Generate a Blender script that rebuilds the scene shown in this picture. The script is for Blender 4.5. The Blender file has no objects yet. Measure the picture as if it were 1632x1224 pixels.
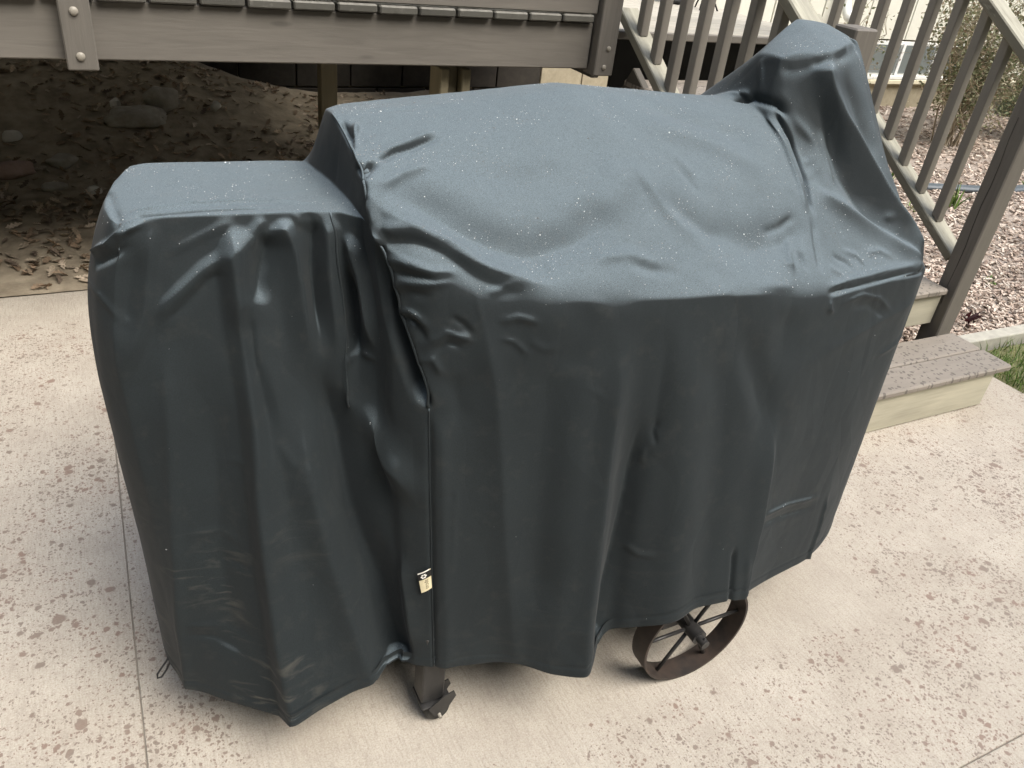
import bpy, bmesh, math, random
import numpy as np
from mathutils import Vector, Matrix, noise as mnoise

# ------------------------------------------------------------------ camera, sky, sun, exposure
scene = bpy.context.scene
COL = scene.collection
cam_data = bpy.data.cameras.new('camera')
cam_data.sensor_width = 36.0
cam_data.lens = 28.17
cam_data.clip_start = 0.05
cam_data.clip_end = 500.0
cam = bpy.data.objects.new('camera', cam_data)
COL.objects.link(cam)
CAM_H = 1.6
cam.matrix_world = Matrix(((0.8925, 0.1521, -0.4249, 0.0),
                           (-0.4380, 0.5173, -0.7351, 0.0),
                           (0.1079, 0.8422, 0.5283, CAM_H),
                           (0, 0, 0, 1)))
scene.camera = cam

SUN_ELEV, SUN_AZ = 54.0, 152.0      # degrees; azimuth clockwise from +Y
world = bpy.data.worlds.new('World')
scene.world = world
world.use_nodes = True
wn, wl = world.node_tree.nodes, world.node_tree.links
wn.clear()
w_out = wn.new('ShaderNodeOutputWorld')
w_bg = wn.new('ShaderNodeBackground')
w_sky = wn.new('ShaderNodeTexSky')
w_sky.sky_type = 'NISHITA'
w_sky.sun_disc = False
w_sky.sun_elevation = math.radians(SUN_ELEV)
w_sky.sun_rotation = math.radians(SUN_AZ)
w_sky.air_density = 1.0
w_sky.dust_density = 4.0
w_sky.ozone_density = 1.0
w_hsv = wn.new('ShaderNodeHueSaturation')
w_hsv.inputs['Saturation'].default_value = 0.70
w_bg.inputs['Strength'].default_value = 0.11
wl.new(w_sky.outputs[0], w_hsv.inputs['Color'])
wl.new(w_hsv.outputs[0], w_bg.inputs['Color'])
wl.new(w_bg.outputs[0], w_out.inputs['Surface'])

sun_data = bpy.data.lights.new('sun', 'SUN')
sun_data.energy = 1.5
sun_data.angle = math.radians(40)
sun_data.color = (1.0, 0.945, 0.85)
sun = bpy.data.objects.new('sun', sun_data)
COL.objects.link(sun)
_a, _e = math.radians(SUN_AZ), math.radians(SUN_ELEV)
sun_dir = Vector((math.sin(_a) * math.cos(_e), math.cos(_a) * math.cos(_e), math.sin(_e)))
sun.rotation_euler = (-sun_dir).to_track_quat('-Z', 'Y').to_euler()
sun.location = sun_dir * 30

scene.view_settings.view_transform = 'Standard'
scene.view_settings.look = 'None'
scene.view_settings.gamma = 1.0
scene.view_settings.use_curve_mapping = False
scene.view_settings.exposure = 1.45

random.seed(7)
RNG = np.random.default_rng(7)

# ------------------------------------------------------------------ object helpers
def tag(o, label=None, cat=None, group=None, kind=None):
    if label: o['label'] = label
    if cat: o['category'] = cat
    if group: o['group'] = group
    if kind: o['kind'] = kind
    return o

def link(name, mesh, mat=None, parent=None):
    o = bpy.data.objects.new(name, mesh)
    COL.objects.link(o)
    if mat is not None and mesh is not None and not mesh.materials:
        mesh.materials.append(mat)
    if parent is not None:
        o.parent = parent
    return o

def empty(name, loc=(0, 0, 0)):
    o = bpy.data.objects.new(name, None)
    COL.objects.link(o)
    o.location = loc
    o.empty_display_size = 0.1
    return o

def set_world(o, mw):
    """place o (maybe parented to unrotated things) by its world matrix"""
    p = o.parent
    off = Matrix.Identity(4)
    chain = []
    while p is not None:
        chain.append(p)
        p = p.parent
    for q in reversed(chain):
        off = off @ q.matrix_basis
    o.matrix_basis = off.inverted() @ mw

def mesh_from(name, verts, faces, smooth=False):
    me = bpy.data.meshes.new(name)
    me.from_pydata([tuple(v) for v in verts], [], [tuple(f) for f in faces])
    me.update()
    if smooth:
        me.polygons.foreach_set('use_smooth', [True] * len(me.polygons))
    return me

_box_cache = {}
def box_mesh(sx, sy, sz, mat, bev=0.004):
    key = (round(sx, 4), round(sy, 4), round(sz, 4), mat.name, bev)
    if key in _box_cache:
        return _box_cache[key]
    bm = bmesh.new()
    bmesh.ops.create_cube(bm, size=1.0)
    bmesh.ops.scale(bm, vec=(sx, sy, sz), verts=bm.verts)
    if bev:
        bmesh.ops.bevel(bm, geom=bm.edges[:], offset=bev, segments=1, affect='EDGES', profile=0.5)
    me = bpy.data.meshes.new('board')
    bm.to_mesh(me)
    bm.free()
    me.materials.append(mat)
    _box_cache[key] = me
    return me

def box(name, lo, hi, mat, parent=None, bev=0.004):
    """axis aligned box lo..hi; longest axis is the local X so that wood grain runs along it"""
    lo, hi = Vector(lo), Vector(hi)
    s = hi - lo
    c = (lo + hi) / 2
    if s.x >= s.y and s.x >= s.z:
        rot = Matrix.Identity(3); d = (s.x, s.y, s.z)
    elif s.y >= s.z:
        rot = Matrix(((0, -1, 0), (1, 0, 0), (0, 0, 1))); d = (s.y, s.x, s.z)
    else:
        rot = Matrix(((0, 0, 1), (0, 1, 0), (-1, 0, 0))); d = (s.z, s.y, s.x)
    o = link(name, box_mesh(*d, mat, bev), None, parent)
    mw = rot.to_4x4(); mw.translation = c
    set_world(o, mw)
    return o

def beam(name, p0, p1, w, t, mat, parent=None, up=(0, 0, 1), bev=0.004):
    """board from p0 to p1 (centre line); w across, t along 'up'"""
    p0, p1 = Vector(p0), Vector(p1)
    x = (p1 - p0).normalized()
    y = Vector(up).cross(x).normalized()
    z = x.cross(y)
    o = link(name, box_mesh((p1 - p0).length, w, t, mat, bev), None, parent)
    mw = Matrix((x, y, z)).transposed().to_4x4()
    mw.translation = (p0 + p1) / 2
    set_world(o, mw)
    return o

def tube_geo(pts, radii, n=8, cap=True):
    pts = [Vector(p) for p in pts]
    if not hasattr(radii, '__len__'):
        radii = [radii] * len(pts)
    V, F = [], []
    prev = None
    for i, p in enumerate(pts):
        a = pts[max(i - 1, 0)]; b = pts[min(i + 1, len(pts) - 1)]
        d = (b - a).normalized()
        if prev is None:
            u = d.orthogonal().normalized()
        else:
            u = (prev - d * prev.dot(d)).normalized()
        prev = u
        v = d.cross(u)
        for k in range(n):
            an = 2 * math.pi * k / n
            V.append(p + (u * math.cos(an) + v * math.sin(an)) * radii[i])
    for i in range(len(pts) - 1):
        for k in range(n):
            k2 = (k + 1) % n
            F.append((i * n + k, i * n + k2, (i + 1) * n + k2, (i + 1) * n + k))
    if cap:
        F.append(tuple(reversed(range(n))))
        F.append(tuple(range((len(pts) - 1) * n, len(pts) * n)))
    return V, F

def tube(name, pts, radii, mat, parent=None, n=8):
    V, F = tube_geo(pts, radii, n)
    o = link(name, mesh_from(name, V, F, True), mat, parent)
    if parent is not None:
        set_world(o, Matrix.Identity(4))
    return o

# ------------------------------------------------------------------ material helpers
class NT:
    def __init__(self, name):
        self.m = bpy.data.materials.new(name)
        self.m.use_nodes = True
        self.t = self.m.node_tree
        self.n, self.l = self.t.nodes, self.t.links
        self.b = self.n['Principled BSDF']
        self.out = self.n['Material Output']
    def node(self, typ, **kw):
        nd = self.n.new(typ)
        for k, v in kw.items():
            setattr(nd, k, v)
        return nd
    def set(self, nd, **kw):
        for k, v in kw.items():
            s = nd.inputs[k.replace('_', ' ')]
            if hasattr(v, 'is_output') or isinstance(v, bpy.types.NodeSocket):
                self.l.new(v, s)
            else:
                s.default_value = v
        return nd
    def coord(self, kind='Object', scale=(1, 1, 1), loc=(0, 0, 0), rot=(0, 0, 0), rnd=False):
        tc = self.node('ShaderNodeTexCoord')
        mp = self.node('ShaderNodeMapping')
        self.l.new(tc.outputs[kind], mp.inputs['Vector'])
        mp.inputs['Scale'].default_value = scale
        mp.inputs['Location'].default_value = loc
        mp.inputs['Rotation'].default_value = rot
        if rnd:
            oi = self.node('ShaderNodeObjectInfo')
            mu = self.node('ShaderNodeMath', operation='MULTIPLY')
            self.l.new(oi.outputs['Random'], mu.inputs[0]); mu.inputs[1].default_value = 57.0
            cx = self.node('ShaderNodeCombineXYZ')
            for i in range(3):
                self.l.new(mu.outputs[0], cx.inputs[i])
            self.l.new(cx.outputs[0], mp.inputs['Location'])
        return mp.outputs[0]
    def world_pos(self):
        return self.node('ShaderNodeNewGeometry').outputs['Position']
    def noise(self, vec, scale, detail=4, rough=0.55, dist=0.0):
        nd = self.node('ShaderNodeTexNoise')
        self.l.new(vec, nd.inputs['Vector'])
        nd.inputs['Scale'].default_value = scale
        nd.inputs['Detail'].default_value = detail
        nd.inputs['Roughness'].default_value = rough
        nd.inputs['Distortion'].default_value = dist
        return nd.outputs['Fac']
    def voro(self, vec, scale, feature='F1', rnd=1.0):
        nd = self.node('ShaderNodeTexVoronoi', feature=feature)
        self.l.new(vec, nd.inputs['Vector'])
        nd.inputs['Scale'].default_value = scale
        nd.inputs['Randomness'].default_value = rnd
        return nd
    def ramp(self, fac, stops, interp='LINEAR'):
        nd = self.node('ShaderNodeValToRGB')
        cr = nd.color_ramp
        cr.interpolation = interp
        while len(cr.elements) < len(stops):
            cr.elements.new(0.5)
        for e, (p, c) in zip(cr.elements, stops):
            e.position = p
            e.color = (c, c, c, 1) if not hasattr(c, '__len__') else (*c, 1)
        self.l.new(fac, nd.inputs['Fac'])
        return nd.outputs['Color']
    def math(self, op, a, b=None, clamp=False):
        nd = self.node('ShaderNodeMath', operation=op, use_clamp=clamp)
        for i, v in enumerate((a, b)):
            if v is None: continue
            if isinstance(v, (int, float)): nd.inputs[i].default_value = v
            else: self.l.new(v, nd.inputs[i])
        return nd.outputs[0]
    def mix(self, fac, a, b, blend='MIX'):
        nd = self.node('ShaderNodeMix', data_type='RGBA', blend_type=blend)
        for i, v in ((0, fac), (6, a), (7, b)):
            if isinstance(v, (int, float)): nd.inputs[i].default_value = v
            elif hasattr(v, '__len__') and not isinstance(v, bpy.types.NodeSocket): nd.inputs[i].default_value = (*v, 1)
            else: self.l.new(v, nd.inputs[i])
        return nd.outputs[2]
    def bump(self, height, strength=0.3, dist=0.01, normal=None):
        nd = self.node('ShaderNodeBump')
        nd.inputs['Strength'].default_value = strength
        nd.inputs['Distance'].default_value = dist
        self.l.new(height, nd.inputs['Height'])
        if normal is not None:
            self.l.new(normal, nd.inputs['Normal'])
        return nd.outputs['Normal']
    def done(self, color=None, rough=0.7, normal=None, spec=0.5, metal=0.0):
        b = self.b
        if color is not None:
            if isinstance(color, bpy.types.NodeSocket): self.l.new(color, b.inputs['Base Color'])
            else: b.inputs['Base Color'].default_value = (*color, 1)
        if isinstance(rough, bpy.types.NodeSocket): self.l.new(rough, b.inputs['Roughness'])
        else: b.inputs['Roughness'].default_value = rough
        if normal is not None: self.l.new(normal, b.inputs['Normal'])
        b.inputs['Specular IOR Level'].default_value = spec
        b.inputs['Metallic'].default_value = metal
        return self.m

def scl(c, k): return tuple(x * k for x in c)

def wood_mat(name, base, var=0.18, grain=0.35, rough=0.65, bump=0.25, worn=None, spots=False, knots=True):
    t = NT(name)
    v = t.coord('Object', (1.2, 14, 14), rnd=True)
    g = t.noise(v, 4.0, 6, 0.6, 0.6)
    v2 = t.coord('Object', (1, 3, 3), rnd=True)
    blot = t.noise(v2, 2.2, 3)
    c = t.ramp(g, [(0.25, scl(base, 1 - grain)), (0.6, base), (0.85, scl(base, 1 + grain * 0.6))])
    c2 = t.ramp(blot, [(0.3, scl(base, 1 - var)), (0.7, scl(base, 1 + var))])
    col = t.mix(0.5, c, c2)
    oi = t.node('ShaderNodeObjectInfo')
    hv = t.node('ShaderNodeHueSaturation')
    t.l.new(col, hv.inputs['Color'])
    val = t.math('ADD', t.math('MULTIPLY', oi.outputs['Random'], 0.24), 0.88)
    t.l.new(val, hv.inputs['Value'])
    col = hv.outputs[0]
    if knots:
        kv = t.coord('Object', (1.3, 5, 5), rnd=True)
        kd = t.voro(kv, 1.7)
        kmask = t.ramp(kd.outputs['Distance'], [(0.0, 1.0), (0.06, 0.75), (0.1, 0.0)])
        col = t.mix(t.math('MULTIPLY', kmask, 0.6), col, scl(base, 0.4))
    if worn is not None:
        wv = t.coord('Object', (2.5, 9, 9), rnd=True)
        wn_ = t.noise(wv, 3.0, 6, 0.65)
        geo = t.node('ShaderNodeNewGeometry')
        sp = t.node('ShaderNodeSeparateXYZ')
        t.l.new(geo.outputs['Normal'], sp.inputs[0])
        upm = t.ramp(sp.outputs['Z'], [(0.35, 0.0), (0.75, 1.0)])
        wm = t.math('MULTIPLY', t.ramp(wn_, [(0.28, 0.25), (0.5, 1.0)]), upm)
        wm2 = t.ramp(wn_, [(0.6, 0.0), (0.68, 0.7)])
        wm = t.math('MAXIMUM', wm, wm2)
        wc = t.ramp(g, [(0.2, scl(worn, 0.6)), (0.6, worn), (0.9, scl(worn, 1.2))])
        col = t.mix(wm, col, wc)
    rgh = rough
    if spots:
        p = t.world_pos()
        m = t.node('ShaderNodeVectorMath', operation='MULTIPLY')
        t.l.new(p, m.inputs[0]); m.inputs[1].default_value = (1, 1, 0)
        nz = t.node('ShaderNodeTexNoise'); nz.inputs['Scale'].default_value = 60
        t.l.new(m.outputs[0], nz.inputs['Vector'])
        ad = t.node('ShaderNodeMixRGB'); ad.inputs[0].default_value = 0.012
        t.l.new(m.outputs[0], ad.inputs[1]); t.l.new(nz.outputs['Color'], ad.inputs[2])
        vo = t.voro(ad.outputs[0], 62)
        sep = t.node('ShaderNodeSeparateColor'); t.l.new(vo.outputs['Color'], sep.inputs[0])
        thr = t.math('MULTIPLY', t.math('POWER', sep.outputs[0], 1.6), 0.62)
        sm = t.math('MULTIPLY', t.math('SUBTRACT', thr, vo.outputs['Distance']), 14.0, True)
        col = t.mix(t.math('MULTIPLY', sm, 0.7), col, scl(base, 0.28))
    nrm = t.bump(g, bump, 0.004)
    return t.done(col, rgh, nrm, 0.35)

PAINT = wood_mat('painted_brown_wood', (0.148, 0.137, 0.120), 0.16, 0.30, 0.6, 0.3)
PAINT_DARK = wood_mat('painted_dark_wood', (0.085, 0.078, 0.066), 0.12, 0.2, 0.6, 0.15)
BALUSTER = wood_mat('painted_baluster_wood', (0.205, 0.190, 0.166), 0.08, 0.12, 0.5, 0.08, knots=False)
TREAD = wood_mat('wet_tread_wood', (0.27, 0.242, 0.208), 0.15, 0.25, 0.6, 0.2, spots=True)
RAW = wood_mat('raw_pine', (0.45, 0.428, 0.335), 0.25, 0.4, 0.7, 0.2)
RAIL = wood_mat('worn_rail_wood', (0.215, 0.20, 0.155), 0.15, 0.25, 0.7, 0.3, worn=(0.38, 0.37, 0.30))
BOARDEND = wood_mat('dark_board_ends', (0.085, 0.083, 0.072), 0.12, 0.2, 0.6, 0.15, worn=(0.18, 0.175, 0.155))
DECKB = wood_mat('weathered_deck_wood', (0.40, 0.38, 0.33), 0.2, 0.4, 0.8, 0.4)
POSTW = wood_mat('treated_post_wood', (0.23, 0.20, 0.13), 0.25, 0.35, 0.75, 0.3)

def concrete_mat():
    t = NT('concrete')
    p = t.world_pos()
    flat = t.node('ShaderNodeVectorMath', operation='MULTIPLY')
    t.l.new(p, flat.inputs[0]); flat.inputs[1].default_value = (1, 1, 0)
    pv = flat.outputs[0]
    big = t.noise(pv, 0.9, 3, 0.6)
    mid = t.noise(pv, 7.0, 3, 0.65)
    fine = t.noise(pv, 260.0, 3, 0.7)
    # broom strokes along Y
    mp = t.node('ShaderNodeMapping'); t.l.new(pv, mp.inputs['Vector'])
    mp.inputs['Scale'].default_value = (170, 18, 1)
    broom = t.noise(mp.outputs[0], 1.0, 3, 0.6)
    c = t.ramp(big, [(0.3, (0.405, 0.370, 0.312)), (0.55, (0.468, 0.432, 0.370)), (0.75, (0.50, 0.462, 0.402))])
    c = t.mix(t.ramp(mid, [(0.35, 0.35), (0.65, 0.0)]), c, (0.31, 0.27, 0.225))
    c = t.mix(t.ramp(broom, [(0.32, 0.42), (0.52, 0.0)]), c, (0.28, 0.245, 0.205))
    c = t.mix(t.ramp(fine, [(0.36, 0.5), (0.5, 0.0)]), c, (0.25, 0.215, 0.18))
    c = t.mix(t.ramp(fine, [(0.58, 0.0), (0.7, 0.55)]), c, (0.58, 0.53, 0.46))
    # --- rain drops, kept off the strip sheltered by the covered grill
    sep = t.node('ShaderNodeSeparateXYZ'); t.l.new(p, sep.inputs[0])
    def band(s, lo, hi, soft):
        a = t.math('DIVIDE', t.math('SUBTRACT', s, lo), soft)
        b = t.math('DIVIDE', t.math('SUBTRACT', hi, s), soft)
        return t.math('MINIMUM', a, b)
    wob = t.math('MULTIPLY', t.math('SUBTRACT', t.noise(pv, 5.0, 3), 0.5), 1.6)
    inside = t.math('ADD', t.math('MINIMUM', band(sep.outputs['X'], 0.06, 1.86, 0.16), band(sep.outputs['Y'], 0.80, 2.6, 0.16)), wob)
    deckdry = t.math('ADD', t.math('MINIMUM', band(sep.outputs['X'], -9.0, 1.95, 0.2), band(sep.outputs['Y'], 3.05, 9.0, 0.25)), wob)
    wet = t.math('SUBTRACT', 1.0, t.math('MAXIMUM', inside, deckdry, True), True)
    dens = t.math('MULTIPLY', wet, t.ramp(t.noise(pv, 3.2, 3), [(0.3, 0.5), (0.62, 1.0)]))
    warp = t.node('ShaderNodeTexNoise'); warp.inputs['Scale'].default_value = 75
    warp.inputs['Detail'].default_value = 2
    t.l.new(pv, warp.inputs['Vector'])
    wv = t.node('ShaderNodeVectorMath', operation='MULTIPLY_ADD')
    t.l.new(warp.outputs['Color'], wv.inputs[0]); wv.inputs[1].default_value = (0.016, 0.016, 0); t.l.new(pv, wv.inputs[2])
    spots = None
    for sc, mx, pw in ((26, 0.46, 3.6), (46, 0.50, 2.0), (86, 0.54, 1.25), (150, 0.56, 1.0)):
        vo = t.voro(wv.outputs[0], sc)
        sc_ = t.node('ShaderNodeSeparateColor'); t.l.new(vo.outputs['Color'], sc_.inputs[0])
        thr = t.math('MULTIPLY', t.math('MULTIPLY', t.math('POWER', sc_.outputs[0], pw), mx), dens)
        sm = t.math('MULTIPLY', t.math('SUBTRACT', thr, vo.outputs['Distance']), 11.0, True)
        spots = sm if spots is None else t.math('MAXIMUM', spots, sm)
    hue = t.mix(t.ramp(t.noise(pv, 9, 2), [(0.4, 0.0), (0.65, 1.0)]), (0.180, 0.142, 0.115), (0.205, 0.135, 0.105))
    c = t.mix(t.math('MULTIPLY', spots, 0.82), c, hue)
    # grimy smudges beside the joint
    pit = t.noise(pv, 95.0, 3, 0.7)
    c = t.mix(t.ramp(pit, [(0.34, 0.35), (0.46, 0.0)]), c, (0.27, 0.23, 0.19))
    h = t.math('ADD', t.math('ADD', t.math('MULTIPLY', fine, 0.6), t.math('MULTIPLY', broom, 0.7)), t.math('MULTIPLY', pit, 1.2))
    nrm = t.bump(h, 0.5, 0.003)
    rgh = t.ramp(spots, [(0.0, 0.85), (1.0, 0.55)])
    return t.done(c, rgh, nrm, 0.35)
CONCRETE = concrete_mat()

def simple_mat(name, a, b, scale=8, rough=0.7, bump=0.2, dist=0.004, detail=5, spec=0.4, metal=0.0, coord='Object'):
    t = NT(name)
    v = t.coord(coord, rnd=(coord == 'Object'))
    n = t.noise(v, scale, detail, 0.6)
    c = t.ramp(n, [(0.3, a), (0.7, b)])
    return t.done(c, rough, t.bump(n, bump, dist) if bump else None, spec, metal)

JOINT = simple_mat('joint_grime', (0.20, 0.18, 0.15), (0.30, 0.27, 0.23), 30, 0.9)
SOIL = simple_mat('dry_soil', (0.17, 0.14, 0.10), (0.36, 0.31, 0.23), 9, 0.95, 0.6, 0.02, 8)
GROUND = simple_mat('earth', (0.16, 0.13, 0.09), (0.26, 0.22, 0.15), 3, 0.95, 0.5, 0.03, 8)
MULCHB = simple_mat('mulch_bed', (0.22, 0.18, 0.15), (0.45, 0.39, 0.34), 55, 0.9, 0.9, 0.02, 6)
CURB = simple_mat('kerb_concrete', (0.33, 0.32, 0.28), (0.46, 0.45, 0.39), 25, 0.85, 0.4)
BLOCK = simple_mat('tan_block', (0.29, 0.26, 0.185), (0.38, 0.34, 0.25), 22, 0.85, 0.3)
MORTAR = simple_mat('mortar', (0.25, 0.22, 0.16), (0.32, 0.28, 0.2), 30, 0.9, 0.2)
SIDING = simple_mat('white_siding', (0.66, 0.66, 0.58), (0.74, 0.74, 0.66), 6, 0.55, 0.05)
LEDGE = simple_mat('cream_ledge', (0.62, 0.58, 0.43), (0.70, 0.66, 0.50), 10, 0.6, 0.1)
WHITE = simple_mat('white_trim', (0.74, 0.75, 0.73), (0.82, 0.83, 0.8), 10, 0.45, 0.05)
BLACKSTEEL = simple_mat('black_steel', (0.018, 0.018, 0.019), (0.04, 0.039, 0.038), 30, 0.38, 0.15, 0.001)
RUST = simple_mat('rusty_steel', (0.020, 0.018, 0.017), (0.060, 0.043, 0.034), 22, 0.55, 0.3, 0.001)
RUBBER = simple_mat('black_rubber', (0.02, 0.02, 0.02), (0.06, 0.058, 0.052), 25, 0.7, 0.2, 0.001)
BOLT = simple_mat('painted_bolt', (0.26, 0.24, 0.2), (0.30, 0.28, 0.24), 20, 0.4, 0.05)
STONE = simple_mat('field_stone', (0.22, 0.20, 0.165), (0.38, 0.355, 0.30), 14, 0.85, 0.4, 0.01)
STONEW = simple_mat('pale_stone', (0.50, 0.48, 0.42), (0.64, 0.62, 0.56), 14, 0.8, 0.3, 0.01)
STONER = simple_mat('reddish_stone', (0.25, 0.17, 0.14), (0.36, 0.26, 0.22), 14, 0.85, 0.4, 0.01)
EDGING = simple_mat('dark_edging', (0.075, 0.095, 0.11), (0.11, 0.13, 0.15), 14, 0.5, 0.2)
TWIG = simple_mat('pale_twig', (0.26, 0.21, 0.15), (0.45, 0.39, 0.29), 20, 0.85, 0.3)
CORD = simple_mat('black_cord', (0.012, 0.012, 0.012), (0.02, 0.02, 0.02), 80, 0.6, 0.1)

def attr_mat(name, rough=0.8, spec=0.3, trans=0.0):
    t = NT(name)
    at = t.node('ShaderNodeAttribute'); at.attribute_name = 'tint'
    v = t.coord('Object')
    n = t.noise(v, 120, 4)
    c = t.mix(t.ramp(n, [(0.35, 0.35), (0.6, 0.0)]), at.outputs['Color'], (0.05, 0.04, 0.03))
    m = t.done(c, rough, None, spec)
    if trans:
        tr = t.node('ShaderNodeBsdfTranslucent')
        t.l.new(c, tr.inputs['Color'])
        mx = t.node('ShaderNodeMixShader'); mx.inputs[0].default_value = trans
        t.l.new(t.b.outputs[0], mx.inputs[1]); t.l.new(tr.outputs[0], mx.inputs[2])
        t.l.new(mx.outputs[0], t.out.inputs['Surface'])
    return m
CHIP = attr_mat('wood_chip', 0.85)
LEAFDRY = attr_mat('dry_leaf', 0.75, 0.3, 0.15)
LEAFGREEN = attr_mat('green_leaf', 0.55, 0.4, 0.3)

def glass_mat():
    t = NT('window_glass')
    return t.done((0.16, 0.18, 0.18), 0.06, None, 0.8)
GLASS = glass_mat()

def tinted_mesh(name, V, F, tint, mat, smooth=False):
    me = bpy.data.meshes.new(name)
    me.from_pydata(V.tolist() if hasattr(V, 'tolist') else V, [], F.tolist() if hasattr(F, 'tolist') else F)
    me.update()
    a = me.color_attributes.new('tint', 'FLOAT_COLOR', 'POINT')
    buf = np.ones((len(V), 4), dtype=np.float32)
    buf[:, :3] = tint
    a.data.foreach_set('color', buf.ravel())
    if smooth:
        me.polygons.foreach_set('use_smooth', [True] * len(me.polygons))
    me.materials.append(mat)
    return me

# ------------------------------------------------------------------ setting: ground, patio, beds
def prism(name, poly, z0, z1, mat, parent=None, bev=0.006):
    bm = bmesh.new()
    vs = [bm.verts.new((x, y, z1)) for x, y in poly]
    f = bm.faces.new(vs)
    r = bmesh.ops.extrude_face_region(bm, geom=[f])
    bmesh.ops.translate(bm, vec=(0, 0, z0 - z1), verts=[v for v in r['geom'] if isinstance(v, bmesh.types.BMVert)])
    bmesh.ops.recalc_face_normals(bm, faces=bm.faces[:])
    if bev:
        es = [e for e in bm.edges if all(abs(v.co.z - z1) < 1e-6 for v in e.verts)]
        bmesh.ops.bevel(bm, geom=es, offset=bev, segments=2, affect='EDGES', profile=0.5)
    me = bpy.data.meshes.new(name); bm.to_mesh(me); bm.free()
    o = link(name, me, mat, parent)
    if parent is not None: set_world(o, Matrix.Identity(4))
    return o

def sheet(name, x0, x1, y0, y1, nx, ny, zf, mat):
    xs = np.linspace(x0, x1, nx); ys = np.linspace(y0, y1, ny)
    V = [(x, y, zf(x, y)) for y in ys for x in xs]
    F = [(j * nx + i, j * nx + i + 1, (j + 1) * nx + i + 1, (j + 1) * nx + i) for j in range(ny - 1) for i in range(nx - 1)]
    return tag(link(name, mesh_from(name, V, F, True), mat), kind='structure')

sheet('ground', -70, 70, -70, 70, 2, 2, lambda x, y: -0.07, GROUND)
def added_bank():
    # unseen bank added behind and beside the viewer to block low sky light
    V, F = [], []
    n = 72
    prof = ((8.5, -0.07), (9.5, 1.2), (10.5, 4.0), (12.5, 7.0), (16.0, 9.0), (24.0, 10.0))
    for i in range(n + 1):
        a = math.radians(-205 + 230 * i / n)
        for r, h in prof:
            k = 1 + 0.12 * mnoise.noise(Vector((math.cos(a) * 3, math.sin(a) * 3, r * 0.2)))
            f = 1.55 - 1.25 * min(1, max(0, (math.degrees(a) + 45) / 50))
            V.append((1 + r * math.cos(a), 2 + r * math.sin(a), -0.07 + (h + 0.07) * k * f))
    m = len(prof)
    for i in range(n):
        for j in range(m - 1):
            F.append((i * m + j, (i + 1) * m + j, (i + 1) * m + j + 1, i * m + j + 1))
    ADDED_BANK = simple_mat('sky_blocking_bank', (0.035, 0.045, 0.018), (0.09, 0.095, 0.045), 2.5, 0.9, 0.8, 0.2, 8)
    tag(link('added_bank', mesh_from('added_bank', V, F, True), ADDED_BANK), kind='structure')
added_bank()
patio = empty('patio'); tag(patio, kind='structure')
prism('joint_bed', [(-5, -4), (3.36, -4), (3.36, 1.87), (2.2, 1.87), (2.2, 3.36), (-5, 3.36)], -0.06, -0.005, JOINT, patio, 0)
g = 0.0016
prism('slab', [(-5, 0.445 + g), (-0.098 - g, 0.445 + g), (-0.055 - g, 3.38), (-5, 3.40)], -0.06, 0, CONCRETE, patio, 0.0015)
prism('slab', [(-0.098 + g, 0.45 + g), (3.38, 0.44 + g), (3.385, 1.53), (3.375, 1.70), (3.33, 1.89), (2.2, 1.89), (2.2, 3.38), (-0.055 + g, 3.38)], -0.06, 0, CONCRETE, patio, 0.0015)
prism('slab', [(-5, -4), (-0.098 - g, -4), (-0.098 - g, 0.445 - g), (-5, 0.445 - g)], -0.06, 0, CONCRETE, patio, 0.0015)
prism('slab', [(-0.098 + g, -4), (3.40, -4), (3.38, 0.44 - g), (-0.098 + g, 0.45 - g)], -0.06, 0, CONCRETE, patio, 0.0015)

def soil_z(x, y):
    e = min(1.0, max(0.0, (y - 3.33) / 0.35))
    n = mnoise.noise(Vector((x * 2.1, y * 2.1, 3))) * 0.035 + mnoise.noise(Vector((x * 7, y * 7, 1))) * 0.014
    q = min(1, max(0, (y - 4.6) / 1.3)); q = q * q * (3 - 2 * q) * min(1, max(0, (1.35 - x) / 0.8))
    return 0.004 + e * (0.03 + n) + 0.05 * max(0, y - 3.6) + 0.24 * q
sheet('soil_bed', -5.0, 2.45, 3.37, 6.1, 150, 56, soil_z, SOIL)

def mulch_z(x, y):
    e = min(1.0, max(0.0, (y - 1.95) / 0.2))
    return -0.01 + e * 0.022 + 0.02 * mnoise.noise(Vector((x * 1.7, y * 1.7, 9))) + 0.012 * mnoise.noise(Vector((x * 6, y * 6, 5)))
sheet('mulch_bed', 2.46, 16.0, 1.96, 6.1, 180, 60, mulch_z, MULCHB)
LAWN = simple_mat('lawn_soil', (0.09, 0.10, 0.045), (0.17, 0.17, 0.08), 20, 0.95, 0.5, 0.02)
sheet('lawn', 3.39, 16, -6, 1.87, 40, 30, lambda x, y: -0.016 + 0.008 * mnoise.noise(Vector((x * 3, y * 3, 2))), LAWN)
kerb = prism('kerb', [(3.20, 1.90), (3.9, 1.885), (5.5, 1.885), (16, 1.885), (16, 1.955), (3.9, 1.955), (3.20, 1.97)], -0.06, 0.035, CURB)
tag(kerb, kind='structure')

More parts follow.
